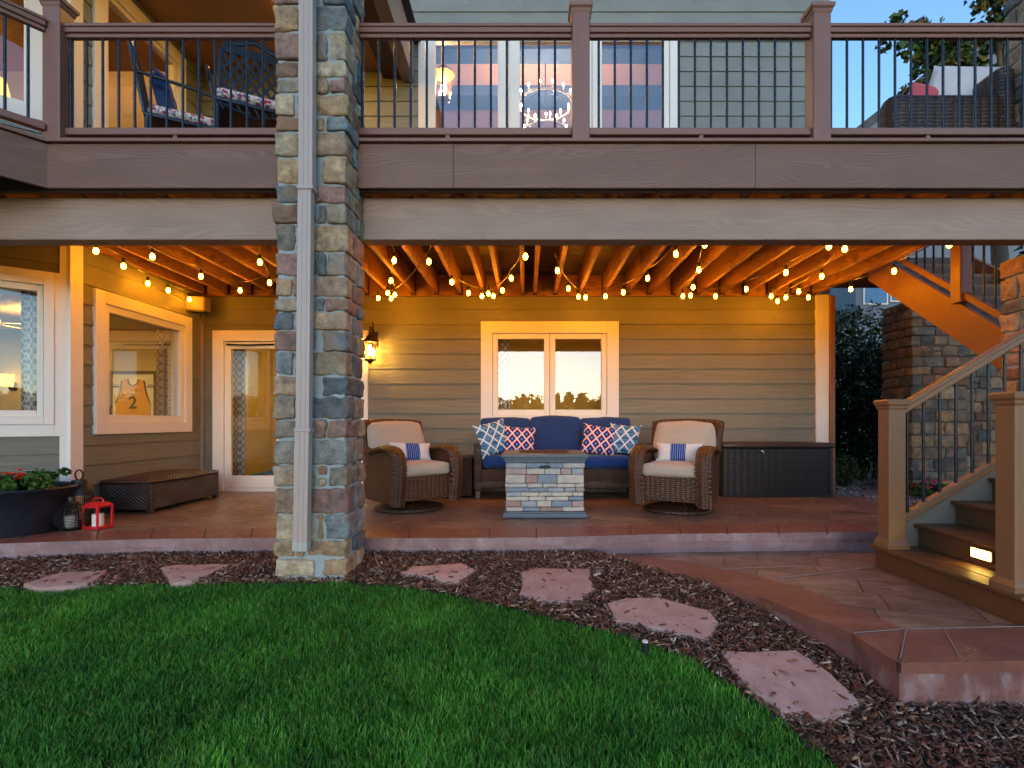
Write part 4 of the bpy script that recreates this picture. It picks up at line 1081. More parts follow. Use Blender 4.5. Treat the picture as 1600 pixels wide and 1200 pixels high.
m = MB(); m.tube([(-0.22,-0.222,0.565),(-0.20,-0.23,0.572),(-0.19,-0.228,0.545)], 0.009, 8); m.build('latch', m_plain('brushed_steel',(0.55,0.55,0.55),0.3,0.05,6,0.02,80,0.9), ch, smooth=60)
# ottoman bench
ot = thing('ottoman_bench', 'low dark woven bench beside the bay side window', 'bench', (-4.03, 5.87, 0.002))
m = MB(); m.box(-0.26,0.25,-0.58,0.58,0.035,0.295); m.build('body', M['ottoman'], ot, bevel=0.008)
m = MB(); m.rbox(-0.265,0.256,-0.588,0.588,0.297,0.335,0.014,8,0,bulge=0.05); m.build('lid', M['ottoman'], ot, smooth=60)
for sx in (-0.235, 0.225):
    for sy in (-0.555, 0.555):
        m = MB(); m.box(sx-0.027,sx+0.028,sy-0.028,sy+0.028,0,0.292); m.build('leg', M['resinlid'], ot, bevel=0.004)

# ------------------------------------------------------------------ foliage helper
def leaves(name, pts, size, cols, parent=None, mat='leaf', up=0.4, rnd=None, aspect=0.55, jit=0.3):
    """small folded leaf faces scattered at pts"""
    n = len(pts); P_ = np.asarray(pts, float)
    d = RNG.normal(size=(n,3)); d[:,2] += up; d /= np.linalg.norm(d, axis=1)[:,None]
    a = np.cross(d, RNG.normal(size=(n,3))); a /= np.linalg.norm(a, axis=1)[:,None]; b = np.cross(d, a)
    s = size*(1+jit*RNG.normal(size=n)).clip(0.4, 1.8)
    L = a*s[:,None]; Wd = b*(s*aspect)[:,None]; lift = d*(s*0.18)[:,None]
    V = np.stack([P_-L*0.5, P_+Wd*0.5+lift, P_+L*0.55, P_-Wd*0.5+lift], 1).reshape(-1,3)
    base = np.arange(n)*4
    Fc = np.stack([base, base+1, base+2, base, base+2, base+3], 1).ravel()
    c = np.asarray(cols)[RNG.integers(0, len(cols), n)]*RNG.uniform(0.7, 1.3, (n,1))
    o = big_mesh(name, V, Fc, np.full(n*2, 3), M[mat], np.repeat(c, 2, axis=0))
    if parent is not None:
        o.parent = parent; o.matrix_parent_inverse = Matrix.Translation(-Vector(parent.location))
    return o
def blob_pts(c, r, n, clumps=18, shell=0.5):
    out = []; cl = []
    for _ in range(clumps):
        v = RNG.normal(size=3); v /= np.linalg.norm(v); cl.append((np.array(c)+v*np.array(r)*RNG.uniform(0.35,0.85), RNG.uniform(0.22,0.42)))
    for _ in range(n):
        cc, k = cl[RNG.integers(0, clumps)]; v = RNG.normal(size=3); v /= np.linalg.norm(v)
        out.append(cc+v*np.array(r)*k*RNG.uniform(shell,1.0)**0.5)
    return out
GREEN = [(0.035,0.085,0.018),(0.05,0.12,0.025),(0.025,0.06,0.012)]
def flower_pts(n, cx, cy, cz, rx, ry): return [(cx+RNG.uniform(-1,1)*rx, cy+RNG.uniform(-1,1)*ry, cz+RNG.uniform(-.02,.05)) for _ in range(n)]
def blossoms(centers, r, col, parent, name='blossom'):
    V = []; Fc = []; C = []
    for c in centers:
        for k in range(5):
            a = 2*math.pi*k/5+RNG.uniform(0,1); t = Vector((math.cos(a), math.sin(a)-0.4, 0.45)).normalized(); s = Vector((-t.y, t.x, 0)).normalized()
            p = Vector(c); i = len(V); V += [p, p+t*r*0.6+s*r*0.45, p+t*r, p+t*r*0.6-s*r*0.45]; Fc.append((i,i+1,i+2,i+3)); C.append(tuple(x*random.uniform(.75,1.2) for x in col))
    m = MB(); m.v = [tuple(v) for v in V]; m.f = Fc; m.c = C
    o = m.build(name, M['petal'], parent)
    if parent is not None: o.matrix_parent_inverse = Matrix.Translation(-Vector(parent.location))
    return o
# planter tub with flowers
TX, TY = -4.30, 4.42
tub = thing('planter_tub', 'round dark enamel tub planter at the left edge of the patio', 'planter', (TX, TY, 0.002))
m = MB(); m.lathe([(0.33,0),(0.335,0.02),(0.365,0.20),(0.388,0.335),(0.405,0.35),(0.412,0.365),(0.405,0.378),(0.385,0.372),(0.37,0.32)], 48, cap=False); m.lathe([(0.0,0.005),(0.33,0.005)],48,cap=False); m.build('tub_body', M['tub'], tub, smooth=50)
m = MB(); m.lathe([(0.372,0.325),(0.2,0.34),(0,0.345)], 32, cap=False); m.build('potting_soil', M['soil'], tub, smooth=60)
for k, (fx, fy, red, lab) in enumerate(((-0.22,-0.12,1,'red impatiens at the left of the tub planter'),(0.0,-0.2,1,'red impatiens at the front of the tub planter'),(-0.05,0.12,1,'red impatiens at the back of the tub planter'),(0.21,0.02,0,'bushy green plant without blooms at the right of the tub planter'))):
    pl = thing('flowering_plant', lab, 'plant', (TX+fx, TY+fy, 0.33), 0, 'plants in the tub')
    c = (TX+fx, TY+fy, 0.41 if red else 0.44); rr = (0.19,0.19,0.09 if red else 0.12)
    leaves('foliage', blob_pts(c, rr, 420, 14), 0.045, [(0.05,0.13,0.02),(0.07,0.17,0.03),(0.03,0.08,0.015)], pl, up=0.8, aspect=0.75)
    if red:
        cs = [(c[0]+RNG.uniform(-.17,.17), c[1]+RNG.uniform(-.17,.12), c[2]+RNG.uniform(0.03,0.10)) for _ in range(13)]
        blossoms(cs, 0.034, (0.75,0.03,0.012), pl)

# lanterns
ln = thing('lantern', 'tall black bottle shaped lantern with a loop handle behind the tub planter', 'lantern', (-4.02, 4.72, 0.002), 0, 'lanterns by the tub')
m = MB(); m.lathe([(0.10,0),(0.105,0.02),(0.105,0.05)], 24); m.build('base', M['lantern'], ln, smooth=50)
m = MB(); m.lathe([(0.105,0.27),(0.105,0.31),(0.085,0.35),(0.06,0.365),(0.055,0.40),(0.03,0.405)], 24); m.build('body', M['lantern'], ln, smooth=50)
m = MB()
for k in range(20):
    a = k*math.pi/10; m.tube([(0.10*math.cos(a),0.10*math.sin(a),0.05),(0.10*math.cos(a),0.10*math.sin(a),0.27)], 0.003, 5)
for z in (0.10,0.16,0.22): m.tube([(0.10*math.cos(k*math.pi/12),0.10*math.sin(k*math.pi/12),z) for k in range(24)], 0.003, 5, True)
m.build('cage', M['lantern'], ln)
m = MB(); m.tube([(0.035*math.cos(k*math.pi/8),0,0.445+0.045*math.sin(k*math.pi/8)) for k in range(16)], 0.007, 6, True); m.build('handle', M['lantern'], ln, smooth=60)
m = MB(); m.lathe([(0.035,0.02),(0.035,0.15),(0.0,0.152)], 16); m.build('candle', M['candle'], ln, smooth=50)
ln = thing('lantern', 'squat round wire lantern with a white candle in front of the tub', 'lantern', (-3.90, 4.50, 0.002), 0, 'lanterns by the tub')
prof = lambda z: 0.062+0.063*math.sin(min(1,max(0,(z+0.02)/0.24))*math.pi)
m = MB(); m.lathe([(0.07,0),(0.085,0.015),(0.07,0.02)], 24); m.build('base', M['lantern'], ln, smooth=50)
m = MB(); m.lathe([(0.055,0.215),(0.06,0.225),(0.05,0.235),(0.03,0.245),(0.026,0.28),(0.0,0.285)], 24); m.build('cap', M['lantern'], ln, smooth=50)
m = MB()
for z in np.linspace(0.02,0.215,15): m.tube([(prof(z)*math.cos(k*math.pi/14),prof(z)*math.sin(k*math.pi/14),z) for k in range(28)], 0.0035, 5, True)
for k in range(10):
    a = k*math.pi/5; m.tube([(prof(z)*math.cos(a),prof(z)*math.sin(a),z) for z in np.linspace(0.01,0.22,10)], 0.0035, 5)
m.build('cage', M['lantern'], ln)
m = MB(); m.lathe([(0.045,0.015),(0.045,0.12),(0.0,0.122)], 18); m.build('candle', M['candle'], ln, smooth=50)
ln = thing('lantern', 'small red metal box lantern holding a white candle', 'lantern', (-3.72, 4.56, 0.002), R_(-8), 'lanterns by the tub')
m = MB(); s = 0.076
m.box(-s,s,-s,s,0,0.022); m.box(-s,s,-s,s,0.185,0.203)
for a in (-1,1):
    for b in (-1,1): m.box(a*s-(0.016 if a>0 else 0), a*s+(0.016 if a<0 else 0), b*s-(0.016 if b>0 else 0), b*s+(0.016 if b<0 else 0), 0.02, 0.187)
m.build('frame', M['red'], ln, bevel=0.003)
m = MB(); m.lathe([(s*1.35,0.203),(0.05*1.41,0.225),(0.035*1.41,0.228)], 4); mm = MB(Matrix.Rotation(math.pi/4,4,'Z')); mm._add(m.v, m.f); mm.build('roof', M['red'], ln)
m = MB(); m.tube([(-0.05,0,0.215),(-0.052,0,0.245),(-0.03,0,0.262),(0.03,0,0.262),(0.052,0,0.245),(0.05,0,0.215)], 0.007, 6); m.build('handle', M['red'], ln, smooth=60)
m = MB(); m.lathe([(0.043,0.022),(0.043,0.125),(0.0,0.128)], 18); m.build('candle', M['candle'], ln, smooth=50)

# wall lantern by the door
wl = thing('wall_lantern', 'lit bronze wall lantern on the siding next to the door casing', 'wall lantern', (-2.02, 6.98, 1.92))
m = MB(); m.box(-0.05,0.05,-0.02,0.0,-0.02,0.20); m.tube([(0,-0.02,0.14),(0,-0.10,0.22),(0,-0.17,0.24),(0,-0.19,0.19),(0,-0.185,0.13)], 0.011, 8); m.tube([(0.0,-0.02,0.17),(0,-0.05,0.28),(0,-0.08,0.32)], 0.009, 8); m.build('bracket', M['bronze'], wl, smooth=40)
m = MB(Matrix.Translation((0,-0.185,0)))
m.lathe([(0.115,0.035),(0.105,0.055),(0.065,0.085),(0.045,0.12),(0.02,0.135),(0.012,0.15)], 6); m.lathe([(0.068,-0.205),(0.075,-0.195),(0.068,-0.185)], 6); m.lathe([(0.02,-0.24),(0.03,-0.22),(0.05,-0.205)], 6)
for k in range(6):
    a = k*math.pi/3; m.tube([(0.066*math.cos(a),0.066*math.sin(a),-0.19),(0.105*math.cos(a),0.105*math.sin(a),0.04)], 0.006, 5)
m.build('cage', M['bronze'], wl, smooth=30)
m = MB(Matrix.Translation((0,-0.185,0))); m.lathe([(0.012,-0.13),(0.028,-0.09),(0.03,-0.05),(0.012,0.0)], 10); m.build('lit_bulb', M['filament'], wl, smooth=60)
m = MB(Matrix.Translation((0,-0.185,0))); m.lathe([(0.060,-0.185),(0.098,0.035)], 6, cap=False); m.build('glass', M['lampglass'], wl)
# speaker in the corner
sp = thing('outdoor_speaker', 'small taupe outdoor speaker mounted under the joists in the bay corner', 'speaker', (X_(305,6.7), 6.75, 2.42))
m = MB(); m.prism([(-0.11,-0.10),(0.11,-0.04),(0.11,0.10),(-0.11,0.10)], -0.07, 0.11, 'z'); m.build('cabinet', M['fascia'], sp, bevel=0.01)
m = MB(); m.prism([(-0.10,-0.09),(0.10,-0.035),(0.10,0.08),(-0.10,0.08)], -0.085, -0.071, 'z'); m.build('grille', M['plastic'], sp)

# ------------------------------------------------------------------ string lights
strands = [
 ('string of lit bulbs along the bay side wall', [(150,391),(193,415),(231,442),(263,453),(296,467)]),
 ('string of lit bulbs crossing the joists left of the stone pillar', [(238,400),(314,431),(375,453),(421,441),(406,409)]),
 ('string of lit bulbs just right of the stone pillar', [(616,406),(611,438),(617,460),(606,457),(591,465),(611,466),(670,408)]),
 ('string of lit bulbs above the left half of the window', [(706,440),(732,457),(753,462),(763,458),(771,462),(785,453),(799,434),(821,400)]),
 ('string of lit bulbs above the right half of the window', [(871,422),(888,450),(904,463),(915,464),(946,462),(974,456),(1012,434),(1056,396)]),
 ('string of lit bulbs zigzagging over the right swivel chair', [(1101,381),(1092,421),(1083,448),(1067,462),(1079,461),(1118,462),(1166,451),(1228,425),(1295,384)]),
 ('string of lit bulbs over the storage chest reaching the stair stringer', [(1320,388),(1284,431),(1248,455),(1228,464),(1205,462),(1215,470),(1263,464),(1329,451),(1397,423),(1483,381)])]
bulb_me = sock_me = None
b = MB(); b.lathe([(0.004,-0.034),(0.014,-0.029),(0.0195,-0.016),(0.0205,-0.004),(0.017,0.010),(0.010,0.022)], 8)
bulb_me = bpy.data.meshes.new('bulb'); bulb_me.from_pydata(b.v, [], b.f); finish(bulb_me, M['bulb'], None, 60)
b = MB(); b.lathe([(0.010,0.020),(0.0145,0.024),(0.0145,0.062),(0.008,0.070),(0.004,0.072)], 10)
sock_me = bpy.data.meshes.new('socket'); sock_me.from_pydata(b.v, [], b.f); finish(sock_me, M['plastic'], None, 50)
for lab, pts in strands:
    W3 = []
    for px, py in pts:
        zb = 2.46; Y = (zb-H0)*F/(VY-py); 
        if Y > 6.68: Y = 6.68; zb = Z_(py, Y)
        W3.append(Vector((X_(px, Y), Y, zb)))
    r = thing('string_lights', lab, 'string lights', (W3[0].x, W3[0].y, 2.56), 0, 'string lights under the deck')
    path = []
    A = [p+Vector((0,0,0.075)) for p in W3]
    for a, c in zip(A, A[1:]):
        L = (c-a).length; k = max(2, int(L/0.12))
        for i in range(k):
            t = i/k; sag = -0.10*L*4*t*(1-t)*0.35
            path.append(a.lerp(c, t)+Vector((0,0,sag+0.02)))
    path.append(A[-1]+Vector((0,0,0.02)))
    end = path[-1]; path.append(Vector((end.x+0.05, end.y-0.1, 2.61)))
    st0 = path[0]; path.insert(0, Vector((st0.x-0.03, st0.y-0.08, 2.61)))
    m = MB(); m.tube([p-Vector(r.location) for p in path], 0.0045, 6); m.build('cord', M['plastic'], r, smooth=60)
    for p in W3:
        o = bpy.data.objects.new('bulb', bulb_me); COL.objects.link(o); o.parent = r; o.location = p-Vector(r.location)
        s = bpy.data.objects.new('socket', sock_me); COL.objects.link(s); s.parent = o

# ------------------------------------------------------------------ upper deck furniture
ZC = ZD+0.002
def lattice_chair(label, x, y, rot, hs=1.12):
    r = thing('patio_chair', label, 'chair', (x, y, ZC), rot, 'cast metal chairs on the deck')
    for sx in (-0.25, 0.25):
        for sy in (-0.24, 0.24):
            m = MB(); m.tube([(sx,sy,0.42),(sx*1.02,sy*1.05,0.2),(sx*1.1,sy*1.2,0)], [0.02,0.016,0.013], 8); m.build('leg', M['castmetal'], r, smooth=60)
    m = MB(); m.rbox(-0.27,0.27,-0.27,0.27,0.395,0.43,0.015,3,0); m.tube([(-0.26,-0.26,0.39),(0,-0.26,0.32),(0.26,-0.26,0.39)],0.010,6)
    for k in range(9):
        xx = -0.24+k*0.06; m.tube([(xx,-0.265,0.39),(xx+0.03,-0.265,0.34)],0.006,5)
    m.build('seat', M['castmetal'], r, smooth=40)
    m = MB(); m.rbox(-0.26,0.26,-0.265,0.24,0.432,0.51,0.035,6,0,bulge=0.015); m.build('seat_cushion', M['floral'], r, smooth=60)
    # lattice back, real bars
    Mb = Matrix.Translation((0,0.26,0.43)) @ Matrix.Rotation(math.radians(-10),4,'X')
    m = MB(Mb @ Matrix.Diagonal((1,1,hs,1))); hw = 0.27; H = 0.66
    m.tube([(-hw*0.9,0,0),(-hw,0,0.3),(-hw*0.98,0,0.52),(-hw*0.8,0,0.60),(-hw*0.45,0,0.615),(0,0,0.655),(hw*0.45,0,0.615),(hw*0.8,0,0.60),(hw*0.98,0,0.52),(hw,0,0.3),(hw*0.9,0,0)], 0.019, 8)
    m.box(-hw*0.95,hw*0.95,-0.012,0.012,0.06,0.13); m.box(-hw*0.95,hw*0.95,-0.01,0.01,0.53,0.59)
    for s in (-1,1):
        for k in range(-5,12):
            x0 = -hw+k*0.083; p = []
            za_, zb_ = 0.12, 0.55
            xa_, xb_ = (x0, x0+(zb_-za_)*0.9) if s > 0 else (-x0, -x0-(zb_-za_)*0.9)
            t0, t1 = 0.0, 1.0; dx_ = xb_-xa_
            for lim in (-hw*0.97, hw*0.97):
                t = (lim-xa_)/dx_
                if 0 < t < 1:
                    if (dx_ > 0) == (lim < 0): t0 = max(t0, t)
                    else: t1 = min(t1, t)
            if t1 <= t0 or max(xa_, xb_) < -hw or min(xa_, xb_) > hw: continue
            m.bar((xa_+dx_*t0,0.003*s,za_+(zb_-za_)*t0),(xa_+dx_*t1,0.003*s,za_+(zb_-za_)*t1),0.020,0.012,(0,1,0))
    m.build('backrest', M['castmetal'], r, smooth=40)
    for s in (-1,1):
        m = MB(); m.tube([(s*0.28,0.30,0.72),(s*0.31,0.12,0.69),(s*0.32,-0.10,0.665),(s*0.32,-0.24,0.64),(s*0.31,-0.29,0.58),(s*0.30,-0.25,0.53),(s*0.295,-0.21,0.56),(s*0.30,-0.23,0.59)], 0.014, 8); m.tube([(s*0.30,-0.25,0.53),(s*0.28,-0.22,0.42)],0.012,8); m.build('arm', M['castmetal'], r, smooth=60)
    return r
lattice_chair('black lattice back patio chair facing out, floral seat cushion, nearest the stone pillar', -2.22, 4.30, R_(27), 1.42)
lattice_chair('black patio chair seen from the side with a navy pillow behind the left railing', -2.91, 4.50, R_(118))
m = MB(); m.pillow(0.40,0.36,0.14); pn = m.build('seat_pillow', M['navy'], None, smooth=80); pn.location = (-3.04, 4.43, 3.62); pn.rotation_euler = (R_(-14),0,R_(118))
tag(pn, 'navy pillow on the side facing patio chair upstairs', 'pillow')
# wicker loveseat at the right
lv = thing('wicker_armchair', 'dark wicker armchair with a rounded arm behind the right deck railing', 'armchair', (3.46, 4.75, ZC))
m = MB(); m.rbox(-0.45,0.55,-0.42,-0.24,0.05,0.70,0.07,6,0); m.build('arm', M['wickerblack'], lv, smooth=50)
m = MB(); m.rbox(-0.45,0.55,0.26,0.44,0.05,0.70,0.07,6,0); m.build('arm', M['wickerblack'], lv, smooth=50)
m = MB(); m.rbox(0.44,0.60,-0.42,0.44,0.05,0.92,0.05,6,0); m.build('backrest', M['wickerblack'], lv, smooth=50)
m = MB(); m.rbox(-0.42,0.44,-0.24,0.26,0.08,0.42,0.05,6,0); m.build('seat', M['wickerblack'], lv, smooth=50)
throw('throw_pillow', 'big pale grey pillow propped on the wicker armchair upstairs', 'white_fab', 0.52, 0.46, 0.18, (3.87, 4.72, 3.90), (R_(-8),R_(22),R_(-35)), 'pillows on the deck armchair')
throw('throw_pillow', 'coral pink pillow on the wicker armchair upstairs', 'red_fab', 0.40, 0.36, 0.14, (3.66, 4.80, 3.83), (R_(-8),R_(25),R_(-20)), 'pillows on the deck armchair')
# lit deck lantern beside the pillar
dl = thing('deck_lantern', 'small amber lit lantern on the deck beside the far right pillar', 'lantern', (4.42, 4.85, ZC))
m = MB(); m.lathe([(0.07,0.0),(0.07,0.03)],8); m.lathe([(0.08,0.66),(0.03,0.74),(0.0,0.75)],8)
for k in range(4):
    a = k*math.pi/2; m.tube([(0.06*math.cos(a),0.06*math.sin(a),0.02),(0.06*math.cos(a),0.06*math.sin(a),0.67)],0.006,5)
m.build('frame', M['lantern'], dl); m = MB(); m.lathe([(0.035,0.10),(0.04,0.3),(0.03,0.6)],10); m.build('lit_shade', M['shade'], dl)
# chandelier in the upper room
M['ringm'] = m_plain('pale_ring_metal', (0.5,0.5,0.52), 0.4)
cd = thing('chandelier', 'two tier ring chandelier with candle bulbs behind the middle upper window', 'chandelier', (X_(852, 8.6), 8.6, 5.6))
tiers = ((0.44,6.12-5.6,14),(0.34,5.66-5.6,12))
for R0, z, n in tiers:
    m = MB(); m.tube([(R0*math.cos(k*math.pi/24),R0*math.sin(k*math.pi/24),z) for k in range(48)], (0.017), 8, True); rg = m.build('ring', M['ringm'], cd, smooth=60)
    for k in range(n):
        a = 2*math.pi*k/n; x, y = R0*math.cos(a), R0*math.sin(a)
        s = MB(); s.lathe([(0.012,z),(0.012,z+0.09)],8,(x,y,0)); s.build('candle_sleeve', M['candle'], rg)
        s = MB(); s.lathe([(0.006,z+0.09),(0.011,z+0.108),(0.007,z+0.13),(0.0,z+0.145)],6,(x,y,0),cap=False); s.build('candle_bulb', M['candlebulb'], rg, smooth=60)
m = MB(); m.tube([(0,0,1.3),(0,0,0.75)],0.01,6)
for k in range(4):
    a = k*math.pi/2; m.tube([(0,0,0.8),(0.44*math.cos(a),0.44*math.sin(a),0.52)],0.005,5); m.tube([(0.44*math.cos(a),0.44*math.sin(a),0.52),(0.30*math.cos(a),0.30*math.sin(a),0.06)],0.005,5)
m.build('hanging_rod', M['lantern'], cd)
# hanging lantern seen in the left upper pane
pl = thing('pendant_lantern', 'gold lit pendant lantern behind the left upper window', 'lantern', (X_(693, 7.6), 7.6, 5.55))
m = MB(); m.lathe([(0.0,0.62),(0.02,0.6),(0.02,0.55),(0.05,0.53),(0.15,0.42),(0.16,0.40)],12,cap=False); m.lathe([(0.10,0.05),(0.04,0.0),(0.0,-0.02)],12,cap=False); m.tube([(0,0,0.6),(0,0,1.35)],0.006,5); m.build('frame', m_plain('brass',(0.55,0.32,0.06),0.3,0.1,8,0.03,60,0.8), pl, smooth=50)
m = MB(); m.lathe([(0.10,0.05),(0.15,0.40)],8,cap=False); m.build('glass', M['lampglass'], pl); m = MB(); m.lathe([(0.02,0.12),(0.04,0.2),(0.02,0.32)],8); m.build('lit_bulb', M['candlebulb'], pl)
# interior things below
jf = thing('framed_jersey', 'framed gold sports jersey number 2 on the wall behind the bay window', 'picture', (X_(209,8.27), 8.27, 1.2))
fw, fh = 0.395, 0.53
m = MB(); 
for a, b, c, d in ((-fw,fw,fh-0.05,fh),(-fw,fw,-fh,-fh+0.05),(-fw,-fw+0.065,-fh+0.05,fh-0.05),(fw-0.065,fw,-fh+0.05,fh-0.05)): m.box(a,b,-0.03,0.028,c,d)
m.build('frame', M['darkwood'], jf, bevel=0.004)
m = MB(); m.box(-fw+0.05,fw-0.05,-0.004,0.02,-fh+0.05,fh-0.05); m.build('mat_board', M['mat'], jf)
jo = [(-0.27,-0.46),(-0.27,0.02),(-0.22,0.13),(-0.19,0.24),(-0.17,0.38),(-0.10,0.40),(-0.07,0.33),(0,0.30),(0.07,0.33),(0.10,0.40),(0.17,0.38),(0.19,0.24),(0.22,0.13),(0.27,0.02),(0.27,-0.46)]
m = MB(); m.prism(jo, -0.016, -0.006, 'y'); jr = m.build('jersey', M['jersey'], jf)
def text(body, size, loc, mat, parent, name):
    cu = bpy.data.curves.new('txt', 'FONT'); cu.body = body; cu.size = size; cu.align_x = 'CENTER'; cu.extrude = 0.002; cu.offset = size*0.012
    to = bpy.data.objects.new('txt', cu); COL.objects.link(to); bpy.context.view_layer.update()
    me = bpy.data.meshes.new_from_object(to.evaluated_get(bpy.context.evaluated_depsgraph_get())); bpy.data.objects.remove(to)
    me.name = name; me.transform(Matrix.Translation(loc) @ Matrix.Rotation(math.pi/2, 4, 'X')); me.materials.clear(); me.materials.append(M[mat])
    o = bpy.data.objects.new(name, me); COL.objects.link(o); o.parent = parent; return o
text('2', 0.27, (0,-0.020,-0.06), 'ink', jr, 'jersey_number')
m = MB(); m.tube([(-0.10+0.2*k/14,-0.020,0.175+0.018*math.sin(k*1.7)+0.012*math.sin(k*math.pi/14)) for k in range(15)],0.007,5); m.build('script_mark', M['mat'], jr)
m = MB()
for s in (-1,1): m.box(s*0.27-0.05,s*0.27+0.05,-0.010,-0.005,0.27,0.29); m.lathe([(0.03,-0.003),(0.03,0.003)],10,(s*0.27,-0.008,0.31)); m.box(s*0.27-0.07,s*0.27+0.07,-0.02,-0.017,-0.26,-0.21)
m.build('crest', M['ink'], jf)
m = MB(); m.tube([(-0.085,-0.012,0.40),(-0.06,-0.018,0.325),(0,-0.018,0.292),(0.06,-0.018,0.325),(0.085,-0.012,0.40)],0.008,5); m.tube([(-0.172,-0.018,0.38),(-0.195,-0.018,0.24),(-0.225,-0.018,0.13),(-0.272,-0.018,0.02)],0.008,5); m.tube([(0.172,-0.018,0.38),(0.195,-0.018,0.24),(0.225,-0.018,0.13),(0.272,-0.018,0.02)],0.008,5); m.build('piping', M['ink'], jr)
def curtain(label, p, q, z0, z1, mat='curtain'):
    p = Vector((*p,0)); q = Vector((*q,0)); d = (q-p); L = d.length; d.normalize(); nrm = Vector((-d.y,d.x,0)); n = 60; vs = []; fs = []
    for i in range(n+1):
        s = L*i/n; o_ = 0.022*math.sin(s*2*math.pi/0.11)
        for z in (z0, (z0+z1)/2, z1): vs.append(tuple(Vector((0,0,z))+d*s+nrm*o_*(1.0 if z < z1 else 0.7)))
    for i in range(n):
        for j in (0,1): fs.append((i*3+j,(i+1)*3+j,(i+1)*3+j+1,i*3+j+1))
    m = MB(); m._add(vs, fs); o = m.build('curtain', M[mat], None, smooth=80)
    o.location = p
    sol = o.modifiers.new('thick','SOLIDIFY'); sol.thickness = 0.004
    return tag(o, label, 'curtain', 'trellis patterned curtains')
curtain('trellis patterned curtain inside the bay side window', (XS-0.19, 6.43), (XS-0.17, 6.68), 0.05, 2.45)
curtain('trellis patterned curtain inside the sliding door', (-4.03, 7.22), (-3.85, 7.22), 0.03, 2.4)
curtain('trellis patterned curtain at the right side of the far left bay window', (XS-0.45, 4.97), (XS-0.27, 5.06), 0.05, 2.4)
curtain('trellis patterned curtain at the left side of the main window', (-0.42, 7.25), (-0.22, 7.25), 0.03, 2.4)
ws = thing('wall_sconce', 'lit amber wall sconce inside the far left bay window', 'sconce', (X_(20, 8.28), 8.28, Z_(598, 8.28)))
m = MB(); m.box(-0.05,0.05,-0.02,0.019,-0.12,0.0); m.build('back_plate', M['bronze'], ws); m = MB(); m.lathe([(0.09,-0.06),(0.11,0.12),(0.105,0.12),(0.085,-0.06)],20,(0,-0.12,0)); m.build('shade', M['shade'], ws, smooth=50)
fn = thing('ceiling_fan', 'pale ceiling fan inside the far left bay window', 'ceiling fan', (-6.75, 6.6, 2.12))
m = MB(); m.lathe([(0.06,0.24),(0.02,0.22),(0.02,0.12),(0.10,0.10),(0.11,0.02),(0.07,0)],20); m.build('motor', M['sash'], fn, smooth=50)
for k in range(5):
    a = k*2*math.pi/5+0.3; m = MB(Matrix.Rotation(a,4,'Z') @ Matrix.Rotation(0.18,4,'X')); m.box(0.12,0.62,-0.07,0.07,0.05,0.058); m.build('blade', M['sash'], fn, bevel=0.003)
tl = thing('table_lamp', 'lit lamp with a yellow shade inside the upper left bay window', 'lamp', (X_(-10,6.6), 6.6, Z_(160,6.6)))
m = MB(); m.lathe([(0.09,-0.25),(0.09,-0.22),(0.03,-0.2),(0.07,-0.1),(0.06,0.0),(0.02,0.06)],20); m.build('lamp_base', M['bronze'], tl, smooth=50)
m = MB(); m.lathe([(0.17,0.04),(0.12,0.30),(0.115,0.30),(0.165,0.04)],24); m.build('lamp_shade', M['shade'], tl, smooth=50)
tb = thing('console_table', 'dark console table under the lamp upstairs', 'table', (X_(-10,6.6), 6.6, 2.94)); zt_ = Z_(160,6.6)-0.252-2.94
m = MB(); m.box(-0.35,0.35,-0.22,0.22,zt_-0.05,zt_); m.build('tabletop', M['darkwood'], tb, bevel=0.005)
for sx in (-0.31,0.31):
    for sy in (-0.18,0.18): m = MB(); m.box(sx-0.03,sx+0.03,sy-0.03,sy+0.03,0,zt_-0.05); m.build('leg', M['darkwood'], tb)

# ------------------------------------------------------------------ flagstones, sprinkler
FL = [([(35,912),(70,900),(100,893),(167,890),(158,900),(140,909),(112,915),(60,918)],'pale flagstone at the far left of the mulch bed'),
 ([(249,886),(275,882),(318,881),(362,880),(336,893),(300,907),(268,911),(259,898)],'wedge shaped flagstone left of the stone pillar'),
 ([(625,894),(643,885),(722,879),(743,889),(717,909),(694,909),(676,901)],'low flagstone just right of the stone pillar'),
 ([(814,893),(837,887),(923,888),(921,900),(930,920),(905,937),(884,939),(847,938),(810,927),(816,912)],'squarish flagstone in front of the fire pit'),
 ([(948,941),(976,934),(1027,932),(1110,953),(1124,971),(1106,999),(1070,990),(1022,980),(962,969)],'long flagstone beside the curving lower patio edge'),
 ([(1124,1014),(1180,1018),(1244,1014),(1272,1034),(1300,1052),(1345,1097),(1307,1124),(1225,1112),(1190,1086),(1157,1060)],'biggest cracked flagstone nearest the lower patio corner')]
